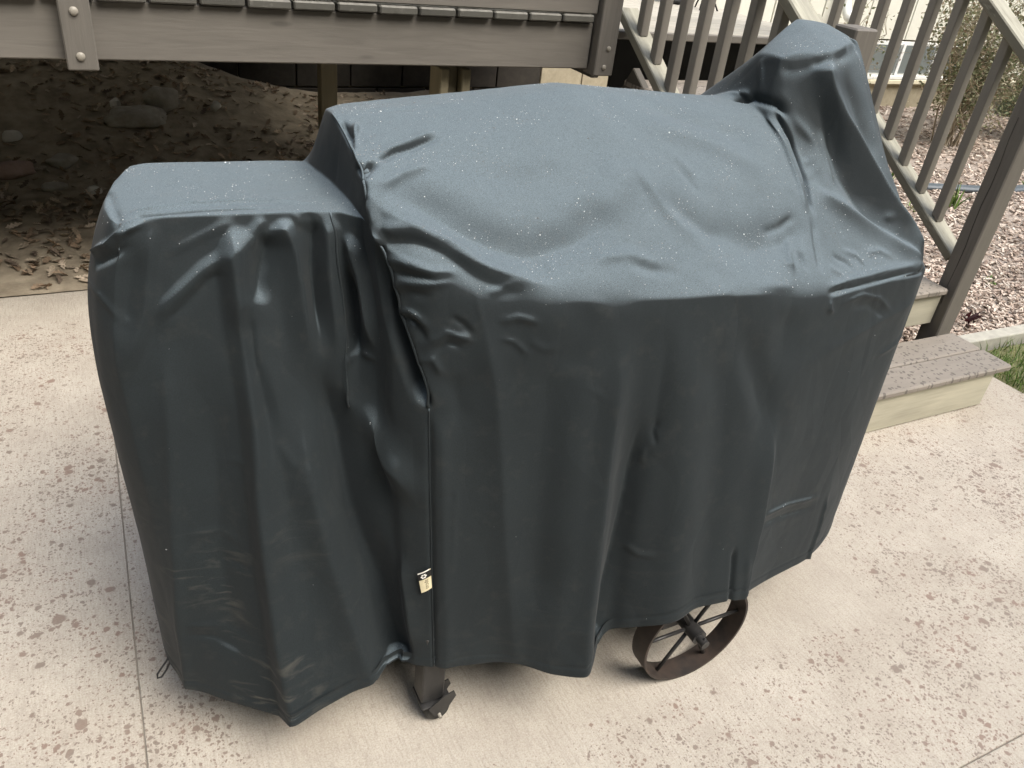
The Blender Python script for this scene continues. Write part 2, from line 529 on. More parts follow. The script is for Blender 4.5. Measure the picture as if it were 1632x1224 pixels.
# ------------------------------------------------------------------ house
house = empty('house', (3.0, 6.06, 0))
tag(house, 'white house wall with vertical siding over a tan block foundation behind the deck', 'house')
HY = 6.06
box('backing_wall', (-9, HY + 0.04, -0.1), (18, HY + 0.24, 4.5), MORTAR, house, 0)
SHADED_BLOCK = simple_mat('shaded_block', (0.018, 0.016, 0.013), (0.035, 0.031, 0.025), 20, 0.8, 0.3)  # near-black block colour: the shade under the deck is painted in
row_h = 0.193
blk = 0.40
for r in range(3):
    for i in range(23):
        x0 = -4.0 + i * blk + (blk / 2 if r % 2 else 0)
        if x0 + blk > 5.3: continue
        box('block', (x0 + 0.005, HY, r * row_h + 0.01 - 0.02), (x0 + blk - 0.005, HY + 0.05, (r + 1) * row_h - 0.022), SHADED_BLOCK if x0 < 3.1 else BLOCK, house, 0.004)
box('foundation_wall', (5.32, HY, -0.1), (18, HY + 0.06, 0.245), BLOCK, house, 0.004)
box('ledge', (5.32, HY - 0.05, 0.247), (18, HY + 0.05, 0.292), LEDGE, house, 0.006)
pw = 0.205
for i in range(62):
    x0 = 5.32 + i * pw
    if x0 > 16: break
    z0 = 0.297
    if 7.0 < x0 + pw / 2 < 8.75: z0 = 0.67
    box('siding_board', (x0 + 0.006, HY + 0.005, z0), (x0 + pw - 0.006, HY + 0.045, 4.2), SIDING, house, 0.004)
for i in range(46):
    x0 = -4.0 + i * pw
    if x0 + pw > 5.33: break
    box('siding_board', (x0 + 0.006, HY + 0.005, 0.58), (x0 + pw - 0.006, HY + 0.045, 4.2), SIDING, house, 0.004)
win = box('window', (7.06, HY + 0.012, 0.31), (8.65, HY + 0.038, 0.655), WHITE, house, 0.003)
for x0, x1 in ((7.10, 7.56), (7.62, 8.08), (8.14, 8.6)):
    box('pane', (x0, HY + 0.004, 0.35), (x1, HY + 0.0105, 0.62), GLASS, win, 0)
    box('frame_bar', (x0 - 0.045, HY - 0.012, 0.335), (x0 - 0.006, HY + 0.003, 0.635), WHITE, win, 0.002)
box('sill', (7.02, HY - 0.045, 0.296), (8.7, HY + 0.002, 0.328), WHITE, win, 0.003)

# ------------------------------------------------------------------ deck
deck = empty('deck', (0, 2.9, 0))
tag(deck, 'raised brown wooden deck with painted beam and plank ends above the leaf litter', 'deck')
box('rim_beam', (-6.5, 2.90, 0.996), (1.835, 2.938, 1.166), PAINT, deck, 0.004)
bx0 = 1.242
k0 = -int((bx0 + 6.4) / 0.1455)
for k in range(k0, 5):
    x0 = bx0 + k * 0.1455
    x1 = x0 + 0.1455
    if x1 > 1.84: break
    dz = random.uniform(-0.0015, 0.0015)
    box('deck_board', (x0 + 0.0045, 2.872 + random.uniform(-0.004, 0.004), 1.1685 + dz), (x1 - 0.0045, 6.02, 1.1965 + dz), BOARDEND, deck, 0.005)
box('kick_board', (-6.5, 2.882, 1.201), (1.835, 2.92, 1.342), PAINT, deck, 0.004)
for i, y in enumerate(np.arange(3.35, 6.0, 0.41)):
    box('joist', (-6.5, y, 0.985), (1.835, y + 0.038, 1.1665), PAINT_DARK, deck, 0.003)
def bolt(parent, x, y, z, r=0.013):
    bm = bmesh.new()
    bmesh.ops.create_uvsphere(bm, u_segments=14, v_segments=8, radius=r)
    bmesh.ops.scale(bm, vec=(1, 0.6, 1), verts=bm.verts)
    me = bpy.data.meshes.new('bolt'); bm.to_mesh(me); bm.free()
    me.polygons.foreach_set('use_smooth', [True] * len(me.polygons))
    o = link('bolt', me, BOLT, parent)
    set_world(o, Matrix.Translation((x, y, z)))
    return o
p1 = box('railing_post', (-0.024, 2.850, 0.975), (0.062, 2.895, 2.15), PAINT, deck, 0.004)
bolt(p1, 0.017, 2.848, 1.142); bolt(p1, 0.016, 2.848, 1.016)
p2 = box('railing_post', (1.842, 2.855, 0.978), (1.93, 2.945, 2.15), PAINT, deck, 0.004)
bolt(p2, 1.893, 2.853, 1.082, 0.010); bolt(p2, 1.884, 2.853, 1.012, 0.010)
sp = box('support_post', (1.273, 3.02, 0.0), (1.324, 3.10, 0.994), POSTW, deck, 0.003)
box('cleat', (1.236, 2.975, 0.0), (1.271, 3.09, 0.972), POSTW, sp, 0.004)
box('cleat', (1.326, 2.975, 0.0), (1.362, 3.09, 0.972), POSTW, sp, 0.004)
box('support_post', (1.80, 4.22, 0.0), (1.89, 4.31, 0.984), POSTW, deck, 0.003)
box('support_post', (1.20, 4.60, 0.0), (1.29, 4.69, 0.984), POSTW, deck, 0.003)
box('support_post', (-1.60, 3.06, 0.0), (-1.51, 3.15, 0.994), POSTW, deck, 0.003)
# landing at the head of the stairs: boards run across
for k in range(20):
    y0 = 3.010 + k * 0.146
    box('deck_board', (1.945, y0 + 0.003, 1.102), (3.24, y0 + 0.143, 1.130), DECKB, deck, 0.005)
box('landing_joist', (1.95, 3.04, 0.93), (1.988, 5.9, 1.10), PAINT_DARK, deck, 0.003)
box('landing_joist', (3.18, 3.16, 0.93), (3.218, 5.9, 1.10), PAINT_DARK, deck, 0.003)
BLACKP = simple_mat('added_black_backing', (0.012, 0.013, 0.013), (0.02, 0.022, 0.022), 8, 0.7, 0.1)
box('added_dark_backing', (2.23, 3.30, 0.0), (3.17, 3.33, 1.095), BLACKP, deck, 0.002)  # black panel added to darken the space under the landing
box('nosing', (1.945, 2.992, 1.095), (3.24, 3.011, 1.127), PAINT, deck, 0.004)

# ------------------------------------------------------------------ stairs
stairs = empty('stairs', (2.6, 1.52, 0))
tag(stairs, 'wooden stairs with rain-spotted brown treads and pale pine risers', 'stairs')
box('tread', (1.9, 1.515, 0.160), (3.158, 1.654, 0.187), TREAD, stairs, 0.006)
box('tread', (1.9, 1.660, 0.160), (3.155, 1.800, 0.187), TREAD, stairs, 0.006)
box('riser', (1.93, 1.530, 0.003), (3.09, 1.566, 0.1585), RAW, stairs, 0.003)
box('side_panel', (3.052, 1.568, 0.003), (3.088, 1.79, 0.1585), RAW, stairs, 0.003)
for k in range(2, 6):
    yn = 1.845 + 0.2905 * (k - 2); zt = 0.187 * k
    xr = 3.082 if k == 2 else 3.115
    for q in range(2):
        box('tread', (2.095, yn + q * 0.1455, zt - 0.027), (xr, yn + q * 0.1455 + 0.1395, zt), TREAD, stairs, 0.006)
    if k == 2:
        box('riser', (2.135, yn + 0.022, 0.205), (3.086, yn + 0.058, zt - 0.029), RAW, stairs, 0.003)
for x in (2.097, 3.062):
    m = 0.187 / 0.2905
    z0 = 0.187 * 2 - 0.16; y0 = 1.93
    beam('stringer', (x + 0.018, y0, z0), (x + 0.018, y0 + 1.08, z0 + 1.08 * m), 0.036, 0.20, PAINT_DARK, stairs)

def stair_rail(name, label, xc, yref, zref, slope, ylo, yhi, nlo, nhi, post_lo, post_hi, step=0.1245):
    t = empty(name, (xc, ylo, 0)); tag(t, label, 'railing', 'stair railings')
    zt = lambda y: zref + slope * (y - yref)
    n = Vector((0, -slope, 1)).normalized()
    beam('bottom_rail', Vector((xc, ylo, zt(ylo))) - n * 0.019, Vector((xc, yhi, zt(yhi))) - n * 0.019, 0.089, 0.038, RAIL, t, (0, 0, 1), 0.004)
    H = 0.715
    beam('handrail', Vector((xc, ylo - 0.04, zt(ylo - 0.04) + H)) + n * 0.019, Vector((xc, yhi + 0.1, zt(yhi + 0.1) + H)) + n * 0.019, 0.089, 0.038, RAIL, t, (0, 0, 1), 0.005)
    for i in range(nlo, nhi):
        y = yref + step * i
        # square picket, ends cut to the rail slope
        h = 0.019; a = slope * h
        za, zb = zt(y) + 0.001, zt(y) + H - 0.001
        V = [(-h, -h, za - a), (h, -h, za - a), (h, h, za + a), (-h, h, za + a),
             (-h, -h, zb - a), (h, -h, zb - a), (h, h, zb + a), (-h, h, zb + a)]
        if i == nlo:
            base = [(x_, y_, z_ - zt(y)) for x_, y_, z_ in V]
            Fq = [(3, 2, 1, 0), (4, 5, 6, 7), (0, 1, 5, 4), (1, 2, 6, 5), (2, 3, 7, 6), (3, 0, 4, 7)]
            bm = bmesh.new()
            bv = [bm.verts.new(p) for p in base]
            for f in Fq: bm.faces.new([bv[j] for j in f])
            bmesh.ops.bevel(bm, geom=bm.edges[:], offset=0.003, segments=1, affect='EDGES')
            bmesh.ops.rotate(bm, verts=bm.verts, cent=(0, 0, 0), matrix=Matrix.Rotation(math.pi / 2, 3, 'Y'))
            pm = bpy.data.meshes.new('baluster'); bm.to_mesh(pm); bm.free()
            pm.materials.append(BALUSTER)
        o = link('baluster', pm, None, t)
        set_world(o, Matrix.Translation((xc + random.uniform(-0.002, 0.002), y + random.uniform(-0.003, 0.003), zt(y))) @ Matrix.Rotation(-math.pi / 2, 4, 'Y'))
    box('newel_post', post_lo, post_hi, PAINT, t, 0.005)
    return t
stair_rail('stair_railing', 'brown stair railing nearest the deck beam, its newel top behind the chimney', 2.05, 2.623, 0.983, 0.645, 1.865, 2.99, -6, 3,
           (2.005, 1.772, 0.0), (2.094, 1.860, 1.352))
stair_rail('stair_railing', 'brown stair railing on the wood chip side ending in a cracked thick post', 3.16, 2.075, 0.592, 0.633, 1.915, 3.08, 0, 8,
           (3.092, 1.822, 0.0), (3.182, 1.910, 1.29))

CRACK = simple_mat('dark_crack', (0.03, 0.026, 0.022), (0.05, 0.045, 0.04), 20, 0.9, 0)
_newel = [o for o in bpy.data.objects if o.name.startswith('newel_post')][-1]
_p = [(3.0915, 1.862 + 0.0035 * math.sin(i * 1.7) + 0.0012 * i, 0.30 + 0.085 * i) for i in range(10)]
for _i in range(9):
    beam('crack', _p[_i], _p[_i + 1], 0.0017 if 1 < _i < 7 else 0.001, 0.0016, CRACK, _newel, (1, 0, 0), 0)

# ------------------------------------------------------------------ cloth cover: base surface
#COVER-BEGIN
# stations left to right; each is a line of 7 points from the front edge over the top to the rear edge
ST = np.array([
 [(0.029,1.324,1.078),(0.012,1.358,1.080),(0.006,1.406,1.082),(0.013,1.455,1.083),(0.027,1.513,1.084),(0.044,1.562,1.084),(0.060,1.610,1.080)],
 [(0.068,1.329,1.086),(0.068,1.373,1.086),(0.068,1.416,1.085),(0.068,1.465,1.085),(0.070,1.513,1.086),(0.076,1.562,1.086),(0.085,1.612,1.084)],
 [(0.201,1.325,1.086),(0.201,1.373,1.084),(0.201,1.421,1.083),(0.201,1.470,1.083),(0.201,1.518,1.084),(0.201,1.562,1.086),(0.201,1.608,1.084)],
 [(0.367,1.306,1.086),(0.369,1.358,1.085),(0.369,1.406,1.084),(0.369,1.455,1.084),(0.367,1.508,1.084),(0.363,1.562,1.084),(0.359,1.606,1.082)],
 [(0.398,1.276,1.084),(0.396,1.329,1.090),(0.396,1.387,1.090),(0.392,1.455,1.091),(0.386,1.504,1.091),(0.380,1.557,1.088),(0.378,1.610,1.078)],
 [(0.411,1.201,1.063),(0.407,1.249,1.121),(0.407,1.305,1.163),(0.407,1.395,1.179),(0.407,1.487,1.204),(0.415,1.571,1.191),(0.427,1.659,1.100)],
 [(0.466,1.135,1.037),(0.461,1.212,1.100),(0.456,1.305,1.154),(0.456,1.397,1.189),(0.456,1.494,1.208),(0.458,1.591,1.196),(0.460,1.678,1.100)],
 [(0.679,1.067,0.997),(0.679,1.169,1.062),(0.679,1.280,1.132),(0.679,1.397,1.193),(0.679,1.504,1.220),(0.679,1.600,1.214),(0.679,1.698,1.105)],
 [(0.931,1.038,0.981),(0.931,1.149,1.055),(0.931,1.271,1.132),(0.931,1.406,1.212),(0.931,1.513,1.247),(0.931,1.610,1.235),(0.931,1.707,1.115)],
 [(1.164,1.036,0.968),(1.164,1.140,1.039),(1.164,1.261,1.123),(1.164,1.397,1.195),(1.164,1.513,1.226),(1.164,1.610,1.220),(1.164,1.717,1.115)],
 [(1.348,1.043,0.948),(1.353,1.130,1.008),(1.358,1.242,1.096),(1.363,1.368,1.175),(1.363,1.474,1.214),(1.363,1.571,1.218),(1.358,1.717,1.134)],
 [(1.411,1.050,0.944),(1.416,1.115,0.981),(1.411,1.217,1.067),(1.406,1.348,1.163),(1.405,1.445,1.210),(1.405,1.552,1.233),(1.406,1.712,1.163)],
 [(1.484,1.059,0.942),(1.484,1.125,0.981),(1.474,1.227,1.065),(1.455,1.353,1.162),(1.447,1.467,1.326),(1.453,1.552,1.317),(1.455,1.688,1.212)],
 [(1.571,1.072,0.942),(1.571,1.140,0.991),(1.567,1.237,1.078),(1.557,1.343,1.212),(1.552,1.426,1.352),(1.605,1.615,1.392),(1.605,1.678,1.251)],
 [(1.678,1.088,0.937),(1.683,1.164,0.994),(1.683,1.251,1.086),(1.673,1.353,1.217),(1.654,1.463,1.365),(1.688,1.600,1.387),(1.688,1.668,1.251)],
 [(1.736,1.114,0.927),(1.746,1.179,0.977),(1.746,1.246,1.039),(1.746,1.329,1.119),(1.741,1.445,1.265),(1.736,1.521,1.359),(1.727,1.600,1.338)],
])
# hem polylines per side: (parameter along the side 0..1 or X of the top edge, hem point)
HEM_FRONT = np.array([  # top-edge x, hem x, y, z
 (0.029, 0.011, 1.171, 0.150),(0.070, 0.059, 1.126, 0.145),(0.130, 0.123, 1.076, 0.140),(0.200, 0.190, 1.019, 0.140),
 (0.280, 0.286, 1.019, 0.160),(0.365, 0.397, 1.046, 0.185),(0.397, 0.420, 1.040, 0.190),(0.412, 0.435, 1.023, 0.195),
 (0.466, 0.472, 0.994, 0.200),(0.545, 0.562, 0.969, 0.200),(0.620, 0.646, 0.954, 0.200),(0.670, 0.680, 0.911, 0.190),
 (0.735, 0.743, 0.872, 0.185),(0.795, 0.794, 0.881, 0.190),(0.850, 0.852, 0.940, 0.225),(0.930, 0.889, 0.903, 0.250),
 (1.030, 0.947, 0.873, 0.272),(1.165, 1.044, 0.867, 0.280),(1.260, 1.138, 0.872, 0.275),(1.320, 1.182, 0.875, 0.265),
 (1.390, 1.289, 0.911, 0.240),(1.485, 1.380, 0.928, 0.230),(1.570, 1.473, 0.944, 0.220),(1.680, 1.607, 0.999, 0.205),
 (1.736, 1.710, 1.065, 0.190)])
HEM_RIGHT = np.array([(0, 1.710, 1.065, 0.19),(0.3, 1.745, 1.25, 0.19),(0.7, 1.745, 1.55, 0.19),(1.0, 1.725, 1.72, 0.19)])
HEM_BACK = np.array([(0, 1.725, 1.72, 0.19),(0.5, 0.95, 1.75, 0.19),(1.0, 0.02, 1.66, 0.17)])
HEM_LEFT = np.array([(0, 0.02, 1.66, 0.17),(0.4, -0.028, 1.48, 0.16),(0.75, -0.020, 1.254, 0.15),(1.0, 0.011, 1.171, 0.15)])

def _cr(P, n):
    """Catmull-Rom resample along axis 0 of P (m, ..., 3) by arc length of the mean line"""
    m = len(P)
    d = np.r_[0, np.cumsum([np.mean(np.linalg.norm((P[i + 1] - P[i]).reshape(-1, 3), axis=1)) for i in range(m - 1)])]
    s = np.linspace(0, d[-1], n)
    i = np.clip(np.searchsorted(d, s, side='right') - 1, 0, m - 2)
    t = (s - d[i]) / (d[i + 1] - d[i])
    p0 = P[np.maximum(i - 1, 0)]; p1 = P[i]; p2 = P[i + 1]; p3 = P[np.minimum(i + 2, m - 1)]
    h0 = (d[i] - d[np.maximum(i - 1, 0)]); h1 = d[i + 1] - d[i]; h2 = d[np.minimum(i + 2, m - 1)] - d[i + 1]
    sh = (-1,) + (1,) * (P.ndim - 1)
    h0 = np.where(h0 == 0, h1, h0).reshape(sh); h2 = np.where(h2 == 0, h1, h2).reshape(sh); h1 = h1.reshape(sh); t = t.reshape(sh)
    k = 0.28
    m1 = k * ((p2 - p1) / h1 + (p1 - p0) / h0) * 0.5 * h1 + (1 - k) * 0
    m2 = k * ((p3 - p2) / h2 + (p2 - p1) / h1) * 0.5 * h1 + (1 - k) * 0
    m1 = m1 + (1 - k) * (p2 - p1); m2 = m2 + (1 - k) * (p2 - p1)
    a = 2 * t**3 - 3 * t**2 + 1; b = t**3 - 2 * t**2 + t; c = -2 * t**3 + 3 * t**2; e = t**3 - t**2
    return a * p1 + b * m1 + c * p2 + e * m2

def cover_base(nx=500, ny=146, nr=232):
    A = _cr(ST, nx)                          # nx,7,3
    T = _cr(np.swapaxes(A, 0, 1), ny)        # ny,nx,3
    # perimeter indices in order: front (left->right), right (front->back), back (right->left), left (back->front)
    idx = lambda j, i: j * nx + i
    per = [idx(0, i) for i in range(nx)] + [idx(j, nx - 1) for j in range(1, ny)] + \
          [idx(ny - 1, i) for i in range(nx - 2, -1, -1)] + [idx(j, 0) for j in range(ny - 2, 0, -1)]
    per = np.array(per)
    V = T.reshape(-1, 3)
    E = V[per]
    P = len(per)
    B = np.zeros((P, 3))
    fx = E[:nx, 0]
    for c in range(3):
        B[:nx, c] = np.interp(fx, HEM_FRONT[:, 0], HEM_FRONT[:, c + 1])
    def side(sl, tab, n, a=0.0, b=1.0):
        u = np.linspace(a, b, n)
        for c in range(3):
            B[sl, c] = np.interp(u, tab[:, 0], tab[:, c + 1])
    side(slice(nx, nx + ny - 1), HEM_RIGHT, ny - 1, 1.0 / ny)
    side(slice(nx + ny - 1, 2 * nx + ny - 2), HEM_BACK, nx - 1, 1.0 / nx)
    side(slice(2 * nx + ny - 2, P), HEM_LEFT, P - (2 * nx + ny - 2), 1.0 / ny, 1 - 1.0 / ny)
    ker = np.exp(-0.5 * (np.arange(-18, 19) / 7.0) ** 2); ker /= ker.sum()
    Bs = B.copy()
    for c in range(3):
        Bs[:, c] = np.convolve(np.r_[B[-18:, c], B[:, c], B[:18, c]], ker, 'valid')
    B = Bs
    t = np.linspace(0, 1, nr + 1)[1:][:, None, None]
    # hang: steeper just under the edge, then straight to the hem
    w = t + 0.16 * t * (1 - t) * (1 - t)
    S = E[None] * (1 - t) + B[None] * t
    Sxy = E[None, :, :2] * (1 - w) + B[None, :, :2] * w
    S[:, :, :2] = Sxy
    # the loose left end balloons outward below its top edge
    wc = np.clip(1 - E[:, 0] / 0.16, 0, 1) ** 1.2
    tb = t[:, :, 0] / 0.26
    S[:, :, 0] -= 0.052 * wc[None] * (tb * np.exp(1 - tb) - 0.2 * t[:, :, 0])
    n0 = len(V)
    VV = np.concatenate([V, S.reshape(-1, 3)])
    q = []
    j, i = np.meshgrid(np.arange(ny - 1), np.arange(nx - 1), indexing='ij')
    q.append(np.stack([j * nx + i, j * nx + i + 1, (j + 1) * nx + i + 1, (j + 1) * nx + i], -1).reshape(-1, 4))
    row = [per] + [n0 + r * P + np.arange(P) for r in range(nr)]
    for r in range(nr):
        a, b = row[r], row[r + 1]
        q.append(np.stack([a, b, np.roll(b, -1), np.roll(a, -1)], -1))
    Q = np.concatenate(q)
    hem = row[-1]
    return VV, Q, hem, (nx, ny, nr, P)

def mesh_normals(V, Q):
    d1 = V[Q[:, 2]] - V[Q[:, 0]]; d2 = V[Q[:, 3]] - V[Q[:, 1]]
    fn = np.cross(d1, d2)
    N = np.zeros_like(V)
    for k in range(4): np.add.at(N, Q[:, k], fn)
    return N / np.maximum(np.linalg.norm(N, axis=1, keepdims=True), 1e-12)

def smooth(V, Q, hem, it, lam=0.5, wt=1.0):
    e = np.concatenate([Q[:, [0, 1]], Q[:, [1, 2]], Q[:, [2, 3]], Q[:, [3, 0]]])
    deg = np.bincount(e.ravel(), minlength=len(V)).astype(float)[:, None]
    pin = np.zeros(len(V), bool); pin[hem] = True
    for _ in range(it):
        s = np.stack([np.bincount(e[:, 0], V[e[:, 1], c], len(V)) + np.bincount(e[:, 1], V[e[:, 0], c], len(V)) for c in range(3)], 1)
        nv = V + lam * wt * (s / deg - V)
        nv[pin] = V[pin]
        V = nv
    return V

def stroke(V, N, pts, amp, wl, wr=None, fade=(0.25, 0.25), prof='g'):
    """push the cloth along its normals by a ridge (amp>0) or groove (amp<0) that follows a polyline;
    wl / wr: half widths on its left and right side"""
    wr = wl if wr is None else wr
    pts = np.asarray(pts, float)
    R = 3.2 * max(wl, wr)
    lo = pts.min(0) - R; hi = pts.max(0) + R
    sel = np.where(np.all((V > lo) & (V < hi), axis=1))[0]
    if not len(sel): return np.zeros((0,), int), np.zeros(0)
    P = V[sel]
    best = np.full(len(sel), 1e9); bs = np.zeros(len(sel)); side = np.zeros(len(sel))
    L = np.linalg.norm(np.diff(pts, axis=0), axis=1); cum = np.r_[0, np.cumsum(L)]
    for k in range(len(L)):
        a, b = pts[k], pts[k + 1]; ab = b - a
        u = np.clip(((P - a) @ ab) / (ab @ ab), 0, 1)
        d = P - (a + u[:, None] * ab)
        dn = (d * N[sel]).sum(1, keepdims=True)
        dt = d - dn * N[sel]
        dist = np.sqrt((dt ** 2).sum(1) + 0.15 * dn[:, 0] ** 2)
        up = dist < best
        best[up] = dist[up]; bs[up] = (cum[k] + u * L[k])[up]
        side[up] = ((np.cross(N[sel], ab) * d).sum(1))[up]
    w = np.where(side > 0, wl, wr)
    x = best / w
    y = np.exp(-x * x) if prof == 'g' else np.clip(1 - x / 2.1, 0, 1) ** 1.7
    s = bs / cum[-1]
    f0, f1 = fade
    fa = np.ones_like(s)
    if f0 > 0: q = np.clip(s / f0, 0, 1); fa *= q * q * (3 - 2 * q)
    if f1 > 0: q = np.clip((1 - s) / f1, 0, 1); fa *= q * q * (3 - 2 * q)
    return sel, amp * y * fa

def round_front(V, Q, hem, dims):
    # the cloth rolls softly over the hidden front shelf instead of creasing
    nx = dims[0]
    e = V[:nx]
    ex = e[:, 0]; o = np.argsort(ex)
    ey = np.interp(V[:, 0], ex[o], e[o, 1]); ez = np.interp(V[:, 0], ex[o], e[o, 2])
    d = np.hypot(V[:, 1] - ey, V[:, 2] - ez)
    w = np.exp(-(d / 0.045) ** 2) * np.clip((V[:, 0] - 0.44) / 0.08, 0, 1) * np.clip((1.50 - V[:, 0]) / 0.25, 0, 1)
    return smooth(V, Q, hem, 115, 0.5, w[:, None])

def apply_strokes(V, Q, hem, strokes):
    N = mesh_normals(V, Q)
    D = np.zeros(len(V))
    for st in strokes:
        sel, d = stroke(V, N, *st)
        D[sel] += d
    return V + N * D[:, None]
def facet(V, Q, it_n=60, sig=0.1, it_v=15, keep=0.0):
    """edge-preserving filter of the face normals: stiff coated cloth is flat between sharp creases"""
    nf, nv = len(Q), len(V)
    e = np.concatenate([Q[:, [0, 1]], Q[:, [1, 2]], Q[:, [2, 3]], Q[:, [3, 0]]])
    f = np.tile(np.arange(nf), 4)
    key = e.min(1).astype(np.int64) * nv + e.max(1)
    o = np.argsort(key, kind='stable'); ks = key[o]; fs = f[o]
    m = np.where(ks[1:] == ks[:-1])[0]
    A, B = fs[m], fs[m + 1]
    d1 = V[Q[:, 2]] - V[Q[:, 0]]; d2 = V[Q[:, 3]] - V[Q[:, 1]]
    N = np.cross(d1, d2); N /= np.maximum(np.linalg.norm(N, axis=1, keepdims=True), 1e-12)
    N0 = N.copy()
    for _ in range(it_n):
        dn = N[A] - N[B]
        w = np.exp(-(dn ** 2).sum(1) / (2 * sig * sig))
        acc = N * 1.0 + keep * N0
        for c in range(3):
            acc[:, c] += np.bincount(A, w * N[B, c], nf) + np.bincount(B, w * N[A, c], nf)
        N = acc / np.maximum(np.linalg.norm(acc, axis=1, keepdims=True), 1e-12)
    cnt = np.bincount(Q.ravel(), minlength=nv).astype(float)[:, None]
    V = V.copy()
    for _ in range(it_v):
        cen = V[Q].mean(1)
        acc = np.zeros_like(V)
        for k in range(4):
            r = ((cen - V[Q[:, k]]) * N).sum(1, keepdims=True) * N
            for c in range(3):
                acc[:, c] += np.bincount(Q[:, k], r[:, c], nv)
        V += acc / cnt
    return V
#COVER-END

